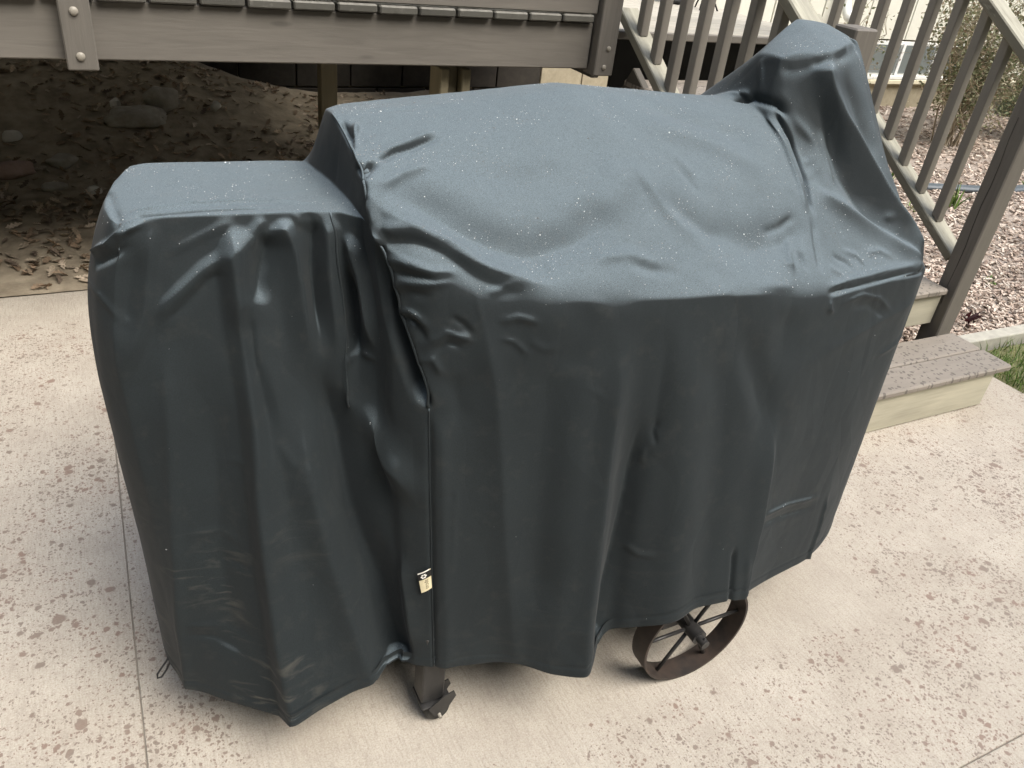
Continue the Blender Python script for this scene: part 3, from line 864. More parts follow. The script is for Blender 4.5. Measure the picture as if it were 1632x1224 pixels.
#STROKES-BEGIN
STROKES = [
 ([(0.073,1.327,1.078),(0.065,1.319,1.047),(0.057,1.312,1.016),(0.049,1.304,0.982),(0.041,1.296,0.947),(0.026,1.288,0.906),(0.004,1.281,0.858),(-0.019,1.283,0.804)], 0.01265, 0.01, 0.022, (0.1, 0.3), 'c'),
 ([(0.038,1.317,1.038),(0.029,1.310,1.004),(0.019,1.302,0.969),(0.009,1.296,0.933),(-0.001,1.289,0.897)], -0.0115, 0.022, 0.022, (0.25, 0.25), 'c'),
 ([(0.063,1.283,0.903),(0.058,1.270,0.845),(0.053,1.257,0.783),(0.045,1.239,0.690),(0.036,1.223,0.590),(0.027,1.205,0.454),(0.017,1.189,0.302),(0.016,1.180,0.227),(0.015,1.172,0.149)], 0.0115, 0.018, 0.022, (0.15, 0), 'c'),
 ([(0.130,1.263,0.868),(0.121,1.240,0.781),(0.113,1.219,0.689),(0.107,1.197,0.592),(0.100,1.175,0.489),(0.099,1.149,0.373),(0.098,1.121,0.252)], -0.0138, 0.035, 0.035, (0.3, 0.1), 'g'),
 ([(0.197,1.320,1.072),(0.191,1.309,1.041),(0.186,1.299,1.010),(0.185,1.287,0.975),(0.185,1.275,0.939),(0.187,1.261,0.897),(0.189,1.247,0.855),(0.190,1.228,0.795),(0.191,1.208,0.734),(0.186,1.194,0.683),(0.181,1.179,0.630),(0.181,1.160,0.563),(0.180,1.140,0.495),(0.182,1.113,0.405),(0.183,1.084,0.312),(0.187,1.055,0.224),(0.193,1.028,0.143)], 0.0315, 0.027, 0.018, (0.05, 0), 'g'),
 ([(0.201,1.276,0.948),(0.199,1.263,0.907),(0.197,1.249,0.865),(0.202,1.231,0.811),(0.207,1.212,0.755),(0.209,1.194,0.699),(0.211,1.175,0.640)], -0.028, 0.0126, 0.018, (0.15, 0.4), 'c'),
 ([(0.187,1.305,1.027),(0.137,1.301,1.002),(0.107,1.297,0.977),(0.078,1.293,0.953),(0.049,1.288,0.915)], 0.01225, 0.0126, 0.009, (0.1, 0.2), 'c'),
 ([(0.268,1.315,1.073),(0.286,1.299,1.033),(0.292,1.278,0.973),(0.292,1.265,0.937),(0.293,1.252,0.900),(0.293,1.238,0.856),(0.294,1.224,0.812)], 0.02275, 0.0108, 0.0198, (0.05, 0.4), 'c'),
 ([(0.251,1.308,1.051),(0.225,1.291,0.998),(0.217,1.281,0.968),(0.208,1.272,0.938)], -0.02275, 0.0162, 0.0162, (0.15, 0.3), 'c'),
 ([(0.324,1.310,1.074),(0.319,1.298,1.039),(0.313,1.286,1.003),(0.313,1.272,0.962),(0.313,1.258,0.919),(0.313,1.247,0.887),(0.314,1.237,0.854)], -0.021, 0.0144, 0.0144, (0.1, 0.4), 'c'),
 ([(0.343,1.308,1.079),(0.342,1.296,1.041),(0.340,1.283,1.002),(0.340,1.269,0.960),(0.340,1.255,0.917),(0.341,1.238,0.862),(0.341,1.221,0.806)], 0.0175, 0.0198, 0.009, (0.1, 0.4), 'c'),
 ([(0.375,1.274,1.003),(0.377,1.260,0.960),(0.379,1.246,0.917),(0.378,1.231,0.861),(0.377,1.215,0.803)], -0.0245, 0.0108, 0.0126, (0.2, 0.4), 'c'),
 ([(0.376,1.290,1.060),(0.384,1.274,1.029),(0.392,1.257,0.996),(0.396,1.243,0.960),(0.401,1.228,0.923),(0.404,1.213,0.880),(0.406,1.197,0.835)], 0.0245, 0.0108, 0.0126, (0.15, 0.4), 'c'),
 ([(0.295,1.236,0.851),(0.309,1.223,0.810),(0.321,1.208,0.763),(0.333,1.193,0.714),(0.336,1.181,0.674),(0.340,1.169,0.634),(0.345,1.157,0.591),(0.350,1.144,0.547),(0.365,1.124,0.476),(0.382,1.103,0.402),(0.396,1.076,0.311),(0.411,1.047,0.217)], -0.0385, 0.0216, 0.0306, (0.2, 0), 'g'),
 ([(0.362,1.212,0.780),(0.381,1.197,0.744),(0.400,1.176,0.711),(0.414,1.144,0.672),(0.427,1.107,0.637),(0.440,1.089,0.606),(0.452,1.072,0.574)], 0.0245, 0.0252, 0.0288, (0.4, 0.4), 'g'),
 ([(0.258,1.212,0.772),(0.262,1.190,0.703),(0.266,1.167,0.632),(0.276,1.144,0.556),(0.286,1.120,0.478),(0.303,1.096,0.394),(0.321,1.071,0.306),(0.333,1.055,0.248),(0.345,1.038,0.189)], 0.021, 0.027, 0.027, (0.3, 0), 'g'),
 ([(0.409,1.213,1.072),(0.412,1.197,1.044),(0.417,1.185,1.015),(0.422,1.173,0.985),(0.428,1.161,0.954),(0.438,1.141,0.911),(0.450,1.122,0.866),(0.460,1.105,0.828),(0.472,1.090,0.789)], -0.0455, 0.0054, 0.0162, (0.15, 0.15), 'c'),
 ([(0.489,1.082,0.784),(0.490,1.072,0.721),(0.491,1.061,0.656),(0.493,1.045,0.560),(0.496,1.029,0.459),(0.498,1.010,0.340),(0.500,0.989,0.214)], 0.00805, 0.014, 0.016, (0.1, 0), 'c'),
 ([(0.407,1.219,1.062),(0.431,1.193,1.071),(0.460,1.181,1.074),(0.503,1.161,1.061),(0.525,1.141,1.046),(0.547,1.122,1.030),(0.592,1.102,1.015),(0.631,1.092,1.008),(0.669,1.082,1.002)], -0.01265, 0.012, 0.018, (0.1, 0.3), 'c'),
 ([(0.485,1.096,0.856),(0.511,1.083,0.833),(0.516,1.075,0.797),(0.522,1.067,0.759)], -0.0069, 0.014, 0.014, (0.25, 0.25), 'c'),
 ([(0.543,1.112,1.018),(0.552,1.094,0.972),(0.564,1.082,0.921),(0.573,1.073,0.877),(0.582,1.063,0.832),(0.588,1.051,0.770),(0.595,1.040,0.705),(0.602,1.023,0.610),(0.610,1.006,0.510),(0.625,0.981,0.372),(0.640,0.953,0.224)], 0.0115, 0.026, 0.026, (0.2, 0), 'c'),
 ([(0.425,1.280,1.145),(0.463,1.260,1.128),(0.501,1.237,1.113),(0.537,1.207,1.093),(0.574,1.179,1.073),(0.619,1.162,1.060),(0.664,1.144,1.047),(0.716,1.153,1.052),(0.769,1.161,1.059),(0.826,1.188,1.077),(0.885,1.216,1.097)], -0.014, 0.035, 0.03, (0.2, 0.2), 'g'),
 ([(0.413,1.242,1.116),(0.452,1.209,1.096),(0.492,1.178,1.074),(0.534,1.152,1.054),(0.577,1.125,1.035),(0.624,1.107,1.022),(0.672,1.089,1.008)], 0.0115, 0.025, 0.025, (0.2, 0.2), 'c'),
 ([(0.593,1.308,1.149),(0.654,1.294,1.140),(0.715,1.277,1.131),(0.773,1.281,1.134),(0.834,1.284,1.138)], -0.004, 0.03, 0.03, (0.25, 0.25), 'g'),
 ([(0.955,1.314,1.157),(0.972,1.256,1.122),(0.991,1.203,1.088),(1.015,1.166,1.063),(1.065,1.143,1.046)], 0.0092, 0.022, 0.01, (0.2, 0.2), 'c'),
 ([(0.998,1.262,1.126),(1.020,1.203,1.087),(1.046,1.179,1.070),(1.072,1.155,1.054),(1.125,1.150,1.048),(1.182,1.145,1.041),(1.246,1.165,1.048),(1.312,1.184,1.055)], -0.009, 0.022, 0.028, (0.2, 0.2), 'g'),
 ([(0.836,1.202,1.087),(0.904,1.253,1.120),(0.953,1.304,1.152)], 0.00805, 0.03, 0.03, (0.25, 0.25), 'g'),
 ([(1.056,1.489,1.230),(1.116,1.463,1.218),(1.176,1.435,1.206),(1.227,1.407,1.195),(1.281,1.381,1.183),(1.333,1.336,1.157)], -0.012, 0.028, 0.024, (0.3, 0.2), 'g'),
 ([(1.026,1.411,1.208),(1.088,1.392,1.196),(1.153,1.374,1.184),(1.205,1.346,1.167),(1.258,1.319,1.150),(1.278,1.281,1.127),(1.300,1.246,1.103)], 0.008, 0.03, 0.03, (0.25, 0.25), 'g'),
 ([(0.915,1.522,1.245),(0.940,1.484,1.238),(0.974,1.460,1.228),(1.009,1.396,1.203),(1.054,1.347,1.174)], -0.004, 0.03, 0.03, (0.25, 0.25), 'g'),
 ([(1.087,1.126,1.034),(1.163,1.115,1.022),(1.266,1.136,1.024),(1.366,1.186,1.050)], -0.0115, 0.02, 0.02, (0.25, 0.25), 'c'),
 ([(0.943,1.050,0.984),(1.014,1.049,0.981),(1.089,1.049,0.978),(1.173,1.050,0.973),(1.265,1.055,0.965)], 0.0046, 0.02, 0.02, (0.25, 0.25), 'c'),
 ([(1.537,1.417,1.331),(1.537,1.387,1.280),(1.561,1.351,1.226),(1.583,1.328,1.192),(1.603,1.303,1.159),(1.630,1.271,1.116),(1.656,1.237,1.073),(1.678,1.208,1.040),(1.711,1.187,1.003),(1.732,1.162,0.969),(1.736,1.128,0.938)], 0.024, 0.016, 0.03, (0.05, 0.1), 'g'),
 ([(1.515,1.403,1.290),(1.520,1.374,1.241),(1.523,1.343,1.193),(1.530,1.306,1.153),(1.538,1.269,1.113),(1.562,1.240,1.081),(1.583,1.208,1.050),(1.614,1.178,1.019),(1.647,1.148,0.987)], -0.022, 0.034, 0.028, (0.4, 0.25), 'g'),
 ([(1.429,1.256,1.093),(1.501,1.221,1.061),(1.544,1.195,1.039),(1.591,1.172,1.016),(1.648,1.142,0.982),(1.724,1.122,0.941)], 0.0161, 0.012, 0.02, (0.15, 0.1), 'c'),
 ([(1.588,1.408,1.317),(1.603,1.383,1.274),(1.616,1.357,1.231),(1.633,1.322,1.182),(1.648,1.285,1.133)], -0.0092, 0.016, 0.016, (0.25, 0.25), 'c'),
 ([(1.729,1.108,0.874),(1.641,1.071,0.858),(1.542,1.051,0.847),(1.452,1.034,0.830),(1.366,1.018,0.813),(1.287,1.001,0.795),(1.217,0.990,0.773)], 0.00575, 0.02, 0.01, (0.15, 0.5), 'c'),
 ([(1.203,0.993,0.792),(1.208,0.974,0.709),(1.214,0.955,0.621),(1.212,0.937,0.539),(1.211,0.920,0.453),(1.200,0.901,0.364),(1.188,0.881,0.272)], 0.0138, 0.012, 0.04, (0.45, 0), 'g'),
 ([(1.076,1.027,0.938),(1.102,1.013,0.886),(1.129,0.999,0.832),(1.157,0.986,0.774),(1.186,0.974,0.713),(1.189,0.958,0.642),(1.193,0.941,0.567)], -0.0138, 0.04, 0.024, (0.3, 0.4), 'g'),
 ([(1.230,1.030,0.931),(1.222,1.020,0.894),(1.214,1.010,0.857),(1.204,0.992,0.785)], -0.0069, 0.035, 0.035, (0.25, 0.5), 'g'),
 ([(0.825,1.049,0.973),(0.818,1.035,0.916),(0.813,1.023,0.856),(0.805,1.006,0.777),(0.796,0.989,0.695),(0.791,0.971,0.609),(0.786,0.952,0.519),(0.779,0.929,0.412),(0.771,0.904,0.301),(0.773,0.891,0.241),(0.768,0.879,0.189)], 0.01817, 0.03, 0.02, (0.25, 0), 'g'),
 ([(0.883,1.007,0.783),(0.876,0.995,0.702),(0.868,0.983,0.618),(0.863,0.973,0.546),(0.856,0.963,0.470),(0.850,0.954,0.409),(0.842,0.943,0.348),(0.838,0.934,0.301),(0.833,0.924,0.254)], -0.019895, 0.02, 0.026, (0.3, 0), 'c'),
 ([(0.688,1.061,0.971),(0.684,1.046,0.904),(0.681,1.032,0.833),(0.677,1.016,0.747),(0.674,1.000,0.655),(0.673,0.984,0.559),(0.672,0.967,0.457),(0.676,0.952,0.382),(0.680,0.936,0.304)], -0.013225, 0.045, 0.035, (0.25, 0.2), 'g'),
 ([(0.915,1.029,0.932),(0.914,1.022,0.895),(0.914,1.015,0.858),(0.912,1.005,0.807),(0.909,0.996,0.755),(0.910,0.988,0.715),(0.912,0.979,0.674)], -0.00667, 0.012, 0.014, (0.25, 0.25), 'c'),
 ([(0.939,1.033,0.953),(0.950,1.015,0.880),(0.962,0.998,0.803),(0.968,0.973,0.697),(0.975,0.946,0.587),(0.977,0.912,0.442),(0.978,0.875,0.288)], 0.00989, 0.045, 0.045, (0.2, 0), 'g'),
 ([(1.039,1.022,0.919),(1.051,0.993,0.804),(1.066,0.963,0.682),(1.066,0.938,0.577),(1.067,0.912,0.467),(1.060,0.891,0.377),(1.053,0.869,0.284)], -0.00989, 0.04, 0.04, (0.2, 0), 'g'),
 ([(0.751,1.063,0.987),(0.739,1.050,0.958),(0.731,1.043,0.924),(0.720,1.036,0.891),(0.709,1.030,0.856)], -0.00667, 0.03, 0.03, (0.25, 0.25), 'g'),
 ([(0.425,1.083,0.466),(0.429,1.069,0.410),(0.433,1.054,0.352),(0.437,1.040,0.291),(0.441,1.025,0.229)], 0.0105, 0.0144, 0.0144, (0.25, 0.25), 'c'),
 ([(0.826,1.054,0.982),(0.893,1.049,0.981),(0.963,1.045,0.978),(1.077,1.041,0.968),(1.203,1.039,0.956)], 0.0046, 0.014, 0.014, (0.25, 0.25), 'c'),
]
CREASES = [
 ([(0.044,1.347,1.083),(0.085,1.343,1.086),(0.128,1.349,1.086),(0.167,1.350,1.085),(0.207,1.350,1.085),(0.243,1.347,1.085),(0.279,1.344,1.085)], -0.01, 0.00348, 0.00406, (0.05, 0.3), 'c'),
 ([(0.042,1.363,1.083),(0.085,1.366,1.086),(0.132,1.380,1.085),(0.182,1.382,1.084),(0.234,1.383,1.084),(0.295,1.368,1.084),(0.357,1.350,1.085)], 0.0075, 0.00696, 0.0058, (0.05, 0.3), 'c'),
 ([(0.016,1.476,1.079),(0.020,1.359,1.081),(0.027,1.322,1.066)], -0.01, 0.00406, 0.00348, (0.1, 0.2), 'c'),
 ([(-0.023,1.380,1.011),(0.004,1.336,1.043),(0.034,1.323,1.071),(0.072,1.328,1.082)], 0.015, 0.00464, 0.00406, (0.1, 0.3), 'c'),
 ([(-0.024,1.361,0.997),(0.006,1.322,1.030),(0.040,1.320,1.049)], -0.0125, 0.0058, 0.0058, (0.2, 0.3), 'c'),
 ([(-0.036,1.390,0.966),(-0.022,1.328,0.960),(-0.008,1.300,0.939),(0.021,1.290,0.910)], 0.005, 0.00406, 0.00406, (0.25, 0.25), 'c'),
 ([(0.063,1.283,0.903),(0.058,1.270,0.845),(0.053,1.257,0.783),(0.045,1.239,0.690),(0.036,1.223,0.590),(0.027,1.205,0.454),(0.017,1.189,0.302),(0.016,1.180,0.227),(0.015,1.172,0.149)], 0.004375, 0.00522, 0.00522, (0.15, 0), 'c'),
 ([(0.197,1.320,1.072),(0.191,1.309,1.041),(0.186,1.299,1.010),(0.185,1.287,0.975),(0.185,1.275,0.939),(0.187,1.261,0.897),(0.189,1.247,0.855),(0.190,1.228,0.795),(0.191,1.208,0.734),(0.186,1.194,0.683),(0.181,1.179,0.630),(0.181,1.160,0.563),(0.180,1.140,0.495),(0.182,1.113,0.405),(0.183,1.084,0.312),(0.187,1.055,0.224),(0.193,1.028,0.143)], 0.005, 0.00261, 0.00261, (0.05, 0), 'c'),
 ([(0.188,1.297,1.006),(0.145,1.295,0.986),(0.120,1.291,0.964),(0.095,1.288,0.941),(0.065,1.285,0.914)], -0.00875, 0.003132, 0.004176, (0.05, 0.2), 'c'),
 ([(0.195,1.322,1.076),(0.139,1.317,1.053),(0.106,1.315,1.039),(0.074,1.313,1.025)], 0.005, 0.0058, 0.00464, (0.1, 0.3), 'c'),
 ([(0.242,1.318,1.076),(0.224,1.312,1.057),(0.207,1.304,1.029)], 0.01, 0.0058, 0.0058, (0.1, 0.3), 'c'),
 ([(0.352,1.309,1.083),(0.352,1.298,1.053),(0.351,1.288,1.022),(0.353,1.274,0.981),(0.354,1.260,0.938),(0.355,1.247,0.894),(0.356,1.233,0.850),(0.354,1.218,0.799),(0.352,1.202,0.746),(0.344,1.188,0.698)], 0.01125, 0.003132, 0.00261, (0.05, 0.1), 'c'),
 ([(0.348,1.226,0.825),(0.383,1.223,0.845),(0.407,1.197,0.844)], 0.0075, 0.00464, 0.00348, (0.25, 0.25), 'c'),
 ([(0.407,1.274,1.137),(0.408,1.234,1.097),(0.409,1.211,1.067),(0.413,1.195,1.034),(0.417,1.183,1.004),(0.422,1.171,0.974),(0.432,1.153,0.933),(0.442,1.135,0.892),(0.454,1.114,0.844),(0.466,1.094,0.794)], 0.015, 0.0058, 0.0029, (0.1, 0.1), 'c'),
 ([(0.468,1.093,0.794),(0.469,1.082,0.726),(0.469,1.071,0.654),(0.470,1.055,0.559),(0.472,1.039,0.458),(0.474,1.019,0.334),(0.476,0.997,0.202)], -0.00875, 0.00522, 0.002088, (0.1, 0), 'c'),
 ([(0.516,1.051,0.645),(0.514,1.043,0.589),(0.512,1.035,0.532),(0.510,1.023,0.451),(0.497,1.023,0.422)], 0.00375, 0.00232, 0.00232, (0.25, 0.25), 'c'),
 ([(0.474,1.061,0.615),(0.516,1.046,0.613)], -0.00375, 0.0029, 0.0029, (0.25, 0.25), 'c'),
 ([(0.474,1.014,0.304),(0.491,1.017,0.368),(0.503,1.017,0.399)], 0.00375, 0.00348, 0.00348, (0.25, 0.25), 'c'),
 ([(0.409,1.220,1.082),(0.465,1.197,1.088),(0.494,1.183,1.078),(0.523,1.169,1.067),(0.550,1.148,1.052),(0.578,1.127,1.036)], 0.01, 0.00696, 0.0058, (0.1, 0.3), 'c'),
 ([(0.409,1.205,1.039),(0.435,1.170,1.043),(0.478,1.136,1.035),(0.532,1.130,1.037)], 0.0075, 0.0058, 0.0058, (0.25, 0.25), 'c'),
 ([(0.412,1.193,1.021),(0.442,1.158,1.025),(0.487,1.129,1.027)], -0.00625, 0.00464, 0.00464, (0.25, 0.25), 'c'),
 ([(0.416,1.182,0.991),(0.438,1.160,1.010),(0.476,1.129,1.017),(0.518,1.120,1.023)], 0.0075, 0.00464, 0.00464, (0.25, 0.25), 'c'),
 ([(0.419,1.175,0.972),(0.442,1.153,0.994),(0.476,1.125,1.001)], -0.0075, 0.00464, 0.00464, (0.25, 0.25), 'c'),
 ([(0.423,1.167,0.958),(0.449,1.139,0.964),(0.469,1.117,0.941)], 0.00875, 0.00464, 0.0058, (0.25, 0.25), 'c'),
 ([(0.433,1.155,0.950),(0.453,1.132,0.947),(0.465,1.115,0.912)], -0.00875, 0.0058, 0.0058, (0.25, 0.25), 'c'),
 ([(0.465,1.114,0.907),(0.497,1.105,0.937),(0.547,1.087,0.921)], 0.0075, 0.00406, 0.00406, (0.25, 0.25), 'c'),
 ([(0.475,1.106,0.896),(0.500,1.101,0.917),(0.526,1.091,0.908)], -0.00625, 0.00406, 0.00406, (0.25, 0.25), 'c'),
 ([(0.501,1.109,0.965),(0.521,1.101,0.954),(0.542,1.090,0.932)], -0.00625, 0.00464, 0.00464, (0.25, 0.25), 'c'),
 ([(0.452,1.120,0.873),(0.475,1.105,0.888),(0.490,1.094,0.856)], 0.0075, 0.00464, 0.00464, (0.25, 0.25), 'c'),
 ([(0.579,1.085,0.955),(0.616,1.077,0.965),(0.660,1.063,0.955)], 0.00625, 0.0058, 0.0058, (0.25, 0.25), 'c'),
 ([(0.585,1.078,0.927),(0.612,1.070,0.921),(0.640,1.057,0.894)], 0.005, 0.00348, 0.00348, (0.25, 0.25), 'c'),
 ([(0.629,1.103,1.019),(0.592,1.100,1.012),(0.563,1.100,1.004)], 0.00625, 0.00464, 0.00464, (0.25, 0.25), 'c'),
 ([(0.543,1.112,1.018),(0.552,1.094,0.972),(0.564,1.082,0.921),(0.573,1.073,0.877),(0.582,1.063,0.832),(0.588,1.051,0.770),(0.595,1.040,0.705)], 0.003125, 0.00232, 0.00232, (0.1, 0.3), 'c'),
 ([(0.442,1.327,1.165),(0.483,1.352,1.172),(0.516,1.362,1.176),(0.583,1.390,1.188)], -0.01, 0.00406, 0.00522, (0.1, 0.2), 'c'),
 ([(0.446,1.346,1.171),(0.500,1.369,1.179),(0.543,1.389,1.188),(0.589,1.412,1.196)], 0.00625, 0.00696, 0.00696, (0.25, 0.25), 'c'),
 ([(0.488,1.334,1.164),(0.525,1.356,1.173)], -0.005, 0.0029, 0.0029, (0.25, 0.25), 'c'),
 ([(0.405,1.331,1.160),(0.408,1.295,1.154),(0.440,1.327,1.165)], -0.0225, 0.0058, 0.0058, (0.2, 0.2), 'c'),
 ([(0.422,1.269,1.138),(0.477,1.300,1.150),(0.544,1.323,1.158)], 0.00625, 0.00696, 0.00696, (0.25, 0.25), 'c'),
 ([(0.443,1.449,1.199),(0.427,1.410,1.188),(0.406,1.341,1.165)], 0.0125, 0.00348, 0.0058, (0.2, 0.2), 'c'),
 ([(0.418,1.464,1.201),(0.419,1.399,1.183),(0.406,1.343,1.164)], -0.015, 0.00464, 0.00464, (0.2, 0.2), 'c'),
 ([(0.460,1.484,1.207),(0.500,1.486,1.209),(0.541,1.488,1.211),(0.583,1.498,1.214),(0.626,1.510,1.217)], -0.00375, 0.00464, 0.00464, (0.25, 0.25), 'c'),
 ([(1.071,1.326,1.162),(1.091,1.299,1.146),(1.101,1.266,1.127)], 0.00375, 0.0058, 0.0058, (0.25, 0.25), 'c'),
 ([(1.067,1.299,1.147),(1.083,1.259,1.123),(1.097,1.226,1.100)], -0.003125, 0.0058, 0.0058, (0.25, 0.25), 'c'),
 ([(0.766,1.125,1.036),(0.813,1.126,1.037),(0.861,1.127,1.039),(0.898,1.113,1.030),(0.935,1.099,1.021)], 0.00625, 0.0058, 0.0058, (0.25, 0.25), 'c'),
 ([(0.854,1.111,1.029),(0.900,1.093,1.017),(0.961,1.083,1.010)], -0.005, 0.0058, 0.0058, (0.25, 0.25), 'c'),
 ([(1.417,1.420,1.219),(1.437,1.357,1.169),(1.434,1.319,1.137),(1.427,1.276,1.108),(1.409,1.234,1.080),(1.394,1.195,1.052)], -0.01625, 0.00406, 0.00406, (0.1, 0.15), 'c'),
 ([(1.407,1.434,1.209),(1.407,1.348,1.162),(1.400,1.305,1.133),(1.393,1.264,1.104),(1.368,1.193,1.055)], 0.0075, 0.00696, 0.00464, (0.1, 0.15), 'c'),
 ([(1.214,1.154,1.043),(1.278,1.168,1.047),(1.342,1.194,1.060)], -0.00875, 0.00464, 0.00464, (0.25, 0.25), 'c'),
 ([(1.394,1.195,1.052),(1.363,1.138,1.012),(1.336,1.076,0.972)], -0.0075, 0.00464, 0.00464, (0.25, 0.25), 'c'),
 ([(1.302,1.157,1.035),(1.261,1.108,1.005),(1.243,1.071,0.981)], 0.0075, 0.00522, 0.00522, (0.25, 0.25), 'c'),
 ([(1.303,1.122,1.010),(1.295,1.084,0.984)], -0.0075, 0.0058, 0.0058, (0.25, 0.25), 'c'),
 ([(1.223,1.101,1.005),(1.271,1.090,0.991)], 0.005, 0.00464, 0.00464, (0.25, 0.25), 'c'),
 ([(1.444,1.136,0.994),(1.486,1.124,0.981),(1.497,1.099,0.965)], 0.00625, 0.00406, 0.00406, (0.25, 0.25), 'c'),
 ([(1.402,1.122,0.990),(1.443,1.108,0.974),(1.455,1.086,0.960)], -0.00625, 0.00464, 0.00464, (0.25, 0.25), 'c'),
 ([(1.371,1.095,0.979),(1.400,1.080,0.964),(1.408,1.064,0.953)], 0.005, 0.00406, 0.00406, (0.25, 0.25), 'c'),
 ([(1.518,1.126,0.982),(1.561,1.130,0.984),(1.603,1.115,0.968)], 0.005, 0.00464, 0.00464, (0.25, 0.25), 'c'),
 ([(1.444,1.527,1.309),(1.456,1.455,1.318),(1.515,1.432,1.334),(1.590,1.436,1.353),(1.724,1.530,1.358),(1.732,1.528,1.360)], 0.005, 0.00348, 0.0029, (0.05, 0.05), 'c'),
 ([(1.440,1.464,1.306),(1.463,1.443,1.307),(1.512,1.424,1.321),(1.588,1.423,1.339),(1.731,1.516,1.349)], -0.00625, 0.0058, 0.00696, (0.05, 0.05), 'c'),
 ([(1.626,1.467,1.367),(1.624,1.445,1.355)], -0.00625, 0.0029, 0.0029, (0.25, 0.25), 'c'),
 ([(1.724,1.543,1.365),(1.726,1.520,1.351)], -0.00625, 0.0029, 0.0029, (0.25, 0.25), 'c'),
 ([(1.631,1.197,1.036),(1.662,1.193,1.028)], 0.0075, 0.00348, 0.00348, (0.25, 0.25), 'c'),
 ([(1.444,1.529,1.309),(1.427,1.496,1.275),(1.415,1.469,1.239)], 0.005, 0.00464, 0.00464, (0.05, 0.3), 'c'),
 ([(1.370,1.531,1.219),(1.410,1.486,1.230),(1.426,1.418,1.230),(1.450,1.390,1.215)], -0.02, 0.00696, 0.0058, (0.2, 0.2), 'c'),
 ([(1.390,1.553,1.226),(1.408,1.520,1.234),(1.410,1.474,1.228)], 0.0075, 0.00464, 0.00464, (0.25, 0.25), 'c'),
 ([(1.449,1.389,1.212),(1.477,1.360,1.186),(1.492,1.337,1.167)], 0.00625, 0.00464, 0.0058, (0.25, 0.25), 'c'),
 ([(1.513,1.351,1.198),(1.519,1.305,1.146),(1.508,1.259,1.096)], 0.01, 0.00696, 0.00696, (0.25, 0.25), 'c'),
 ([(1.443,1.310,1.130),(1.484,1.318,1.143)], 0.005, 0.00348, 0.00348, (0.25, 0.25), 'c'),
 ([(1.429,1.277,1.108),(1.492,1.301,1.131)], 0.005, 0.00348, 0.00348, (0.25, 0.25), 'c'),
 ([(1.331,1.044,0.943),(1.422,1.057,0.945),(1.490,1.066,0.945),(1.560,1.075,0.945),(1.734,1.114,0.927)], -0.015, 0.00232, 0.0058, (0.1, 0.1), 'c'),
 ([(1.335,1.051,0.952),(1.432,1.070,0.953),(1.501,1.080,0.953),(1.571,1.088,0.954),(1.735,1.122,0.934)], 0.00625, 0.0058, 0.00348, (0.1, 0.1), 'c'),
 ([(1.370,1.039,0.914),(1.456,1.052,0.923),(1.526,1.058,0.903),(1.605,1.063,0.849)], 0.005, 0.00406, 0.00522, (0.25, 0.25), 'c'),
 ([(1.348,1.039,0.930),(1.343,1.034,0.912),(1.359,1.034,0.899)], 0.0075, 0.00464, 0.00464, (0.25, 0.25), 'c'),
 ([(1.418,1.043,0.902),(1.489,1.051,0.894),(1.566,1.056,0.852)], -0.00375, 0.00696, 0.00696, (0.25, 0.25), 'c'),
 ([(1.569,1.042,0.751),(1.674,1.072,0.761),(1.722,1.100,0.776)], 0.005, 0.0058, 0.0058, (0.25, 0.25), 'c'),
 ([(1.188,0.919,0.465),(1.314,0.947,0.446),(1.396,0.961,0.427),(1.481,0.974,0.409)], 0.00625, 0.0058, 0.00696, (0.25, 0.25), 'c'),
 ([(1.192,0.915,0.441),(1.324,0.945,0.414),(1.458,0.966,0.386)], -0.005, 0.00696, 0.00696, (0.25, 0.25), 'c'),
 ([(1.508,0.982,0.415),(1.506,0.975,0.360),(1.505,0.968,0.304),(1.484,0.950,0.219)], 0.00875, 0.00696, 0.0058, (0.3, 0), 'c'),
 ([(1.141,0.905,0.417),(1.144,0.890,0.349),(1.145,0.873,0.275)], -0.0125, 0.00464, 0.0058, (0.3, 0), 'c'),
 ([(1.182,0.901,0.384),(1.185,0.888,0.316),(1.185,0.878,0.265)], 0.0075, 0.0058, 0.0058, (0.3, 0), 'c'),
 ([(0.913,0.993,0.745),(0.905,0.989,0.715),(0.913,0.981,0.685)], -0.00625, 0.00348, 0.00348, (0.25, 0.25), 'c'),
 ([(0.891,0.988,0.686),(0.886,0.984,0.654),(0.897,0.978,0.644)], 0.0045, 0.00406, 0.00406, (0.25, 0.25), 'c'),
 ([(0.865,0.959,0.456),(0.902,0.937,0.436),(0.940,0.920,0.435)], 0.003625, 0.0058, 0.0058, (0.25, 0.25), 'c'),
 ([(0.725,0.912,0.312),(0.788,0.903,0.276),(0.826,0.920,0.252)], 0.00275, 0.00464, 0.00464, (0.25, 0.25), 'c'),
 ([(0.740,1.021,0.836),(0.803,1.010,0.796),(0.848,1.013,0.797)], 0.00275, 0.00348, 0.00348, (0.25, 0.25), 'c'),
 ([(0.634,1.065,0.927),(0.667,1.050,0.904),(0.701,1.044,0.909)], 0.00275, 0.0058, 0.0058, (0.25, 0.25), 'c'),
 ([(0.016,1.191,0.311),(0.077,1.150,0.319),(0.109,1.126,0.304),(0.142,1.101,0.289)], 0.005, 0.00464, 0.00464, (0.25, 0.25), 'c'),
 ([(0.015,1.189,0.285),(0.069,1.150,0.294),(0.099,1.127,0.278),(0.129,1.103,0.263)], -0.005, 0.00464, 0.00464, (0.25, 0.25), 'c'),
 ([(0.051,1.203,0.511),(0.099,1.185,0.528),(0.143,1.159,0.503)], 0.005, 0.0058, 0.0058, (0.25, 0.25), 'c'),
 ([(0.100,1.217,0.665),(0.152,1.202,0.671),(0.175,1.188,0.654)], 0.00375, 0.00464, 0.00464, (0.25, 0.25), 'c'),
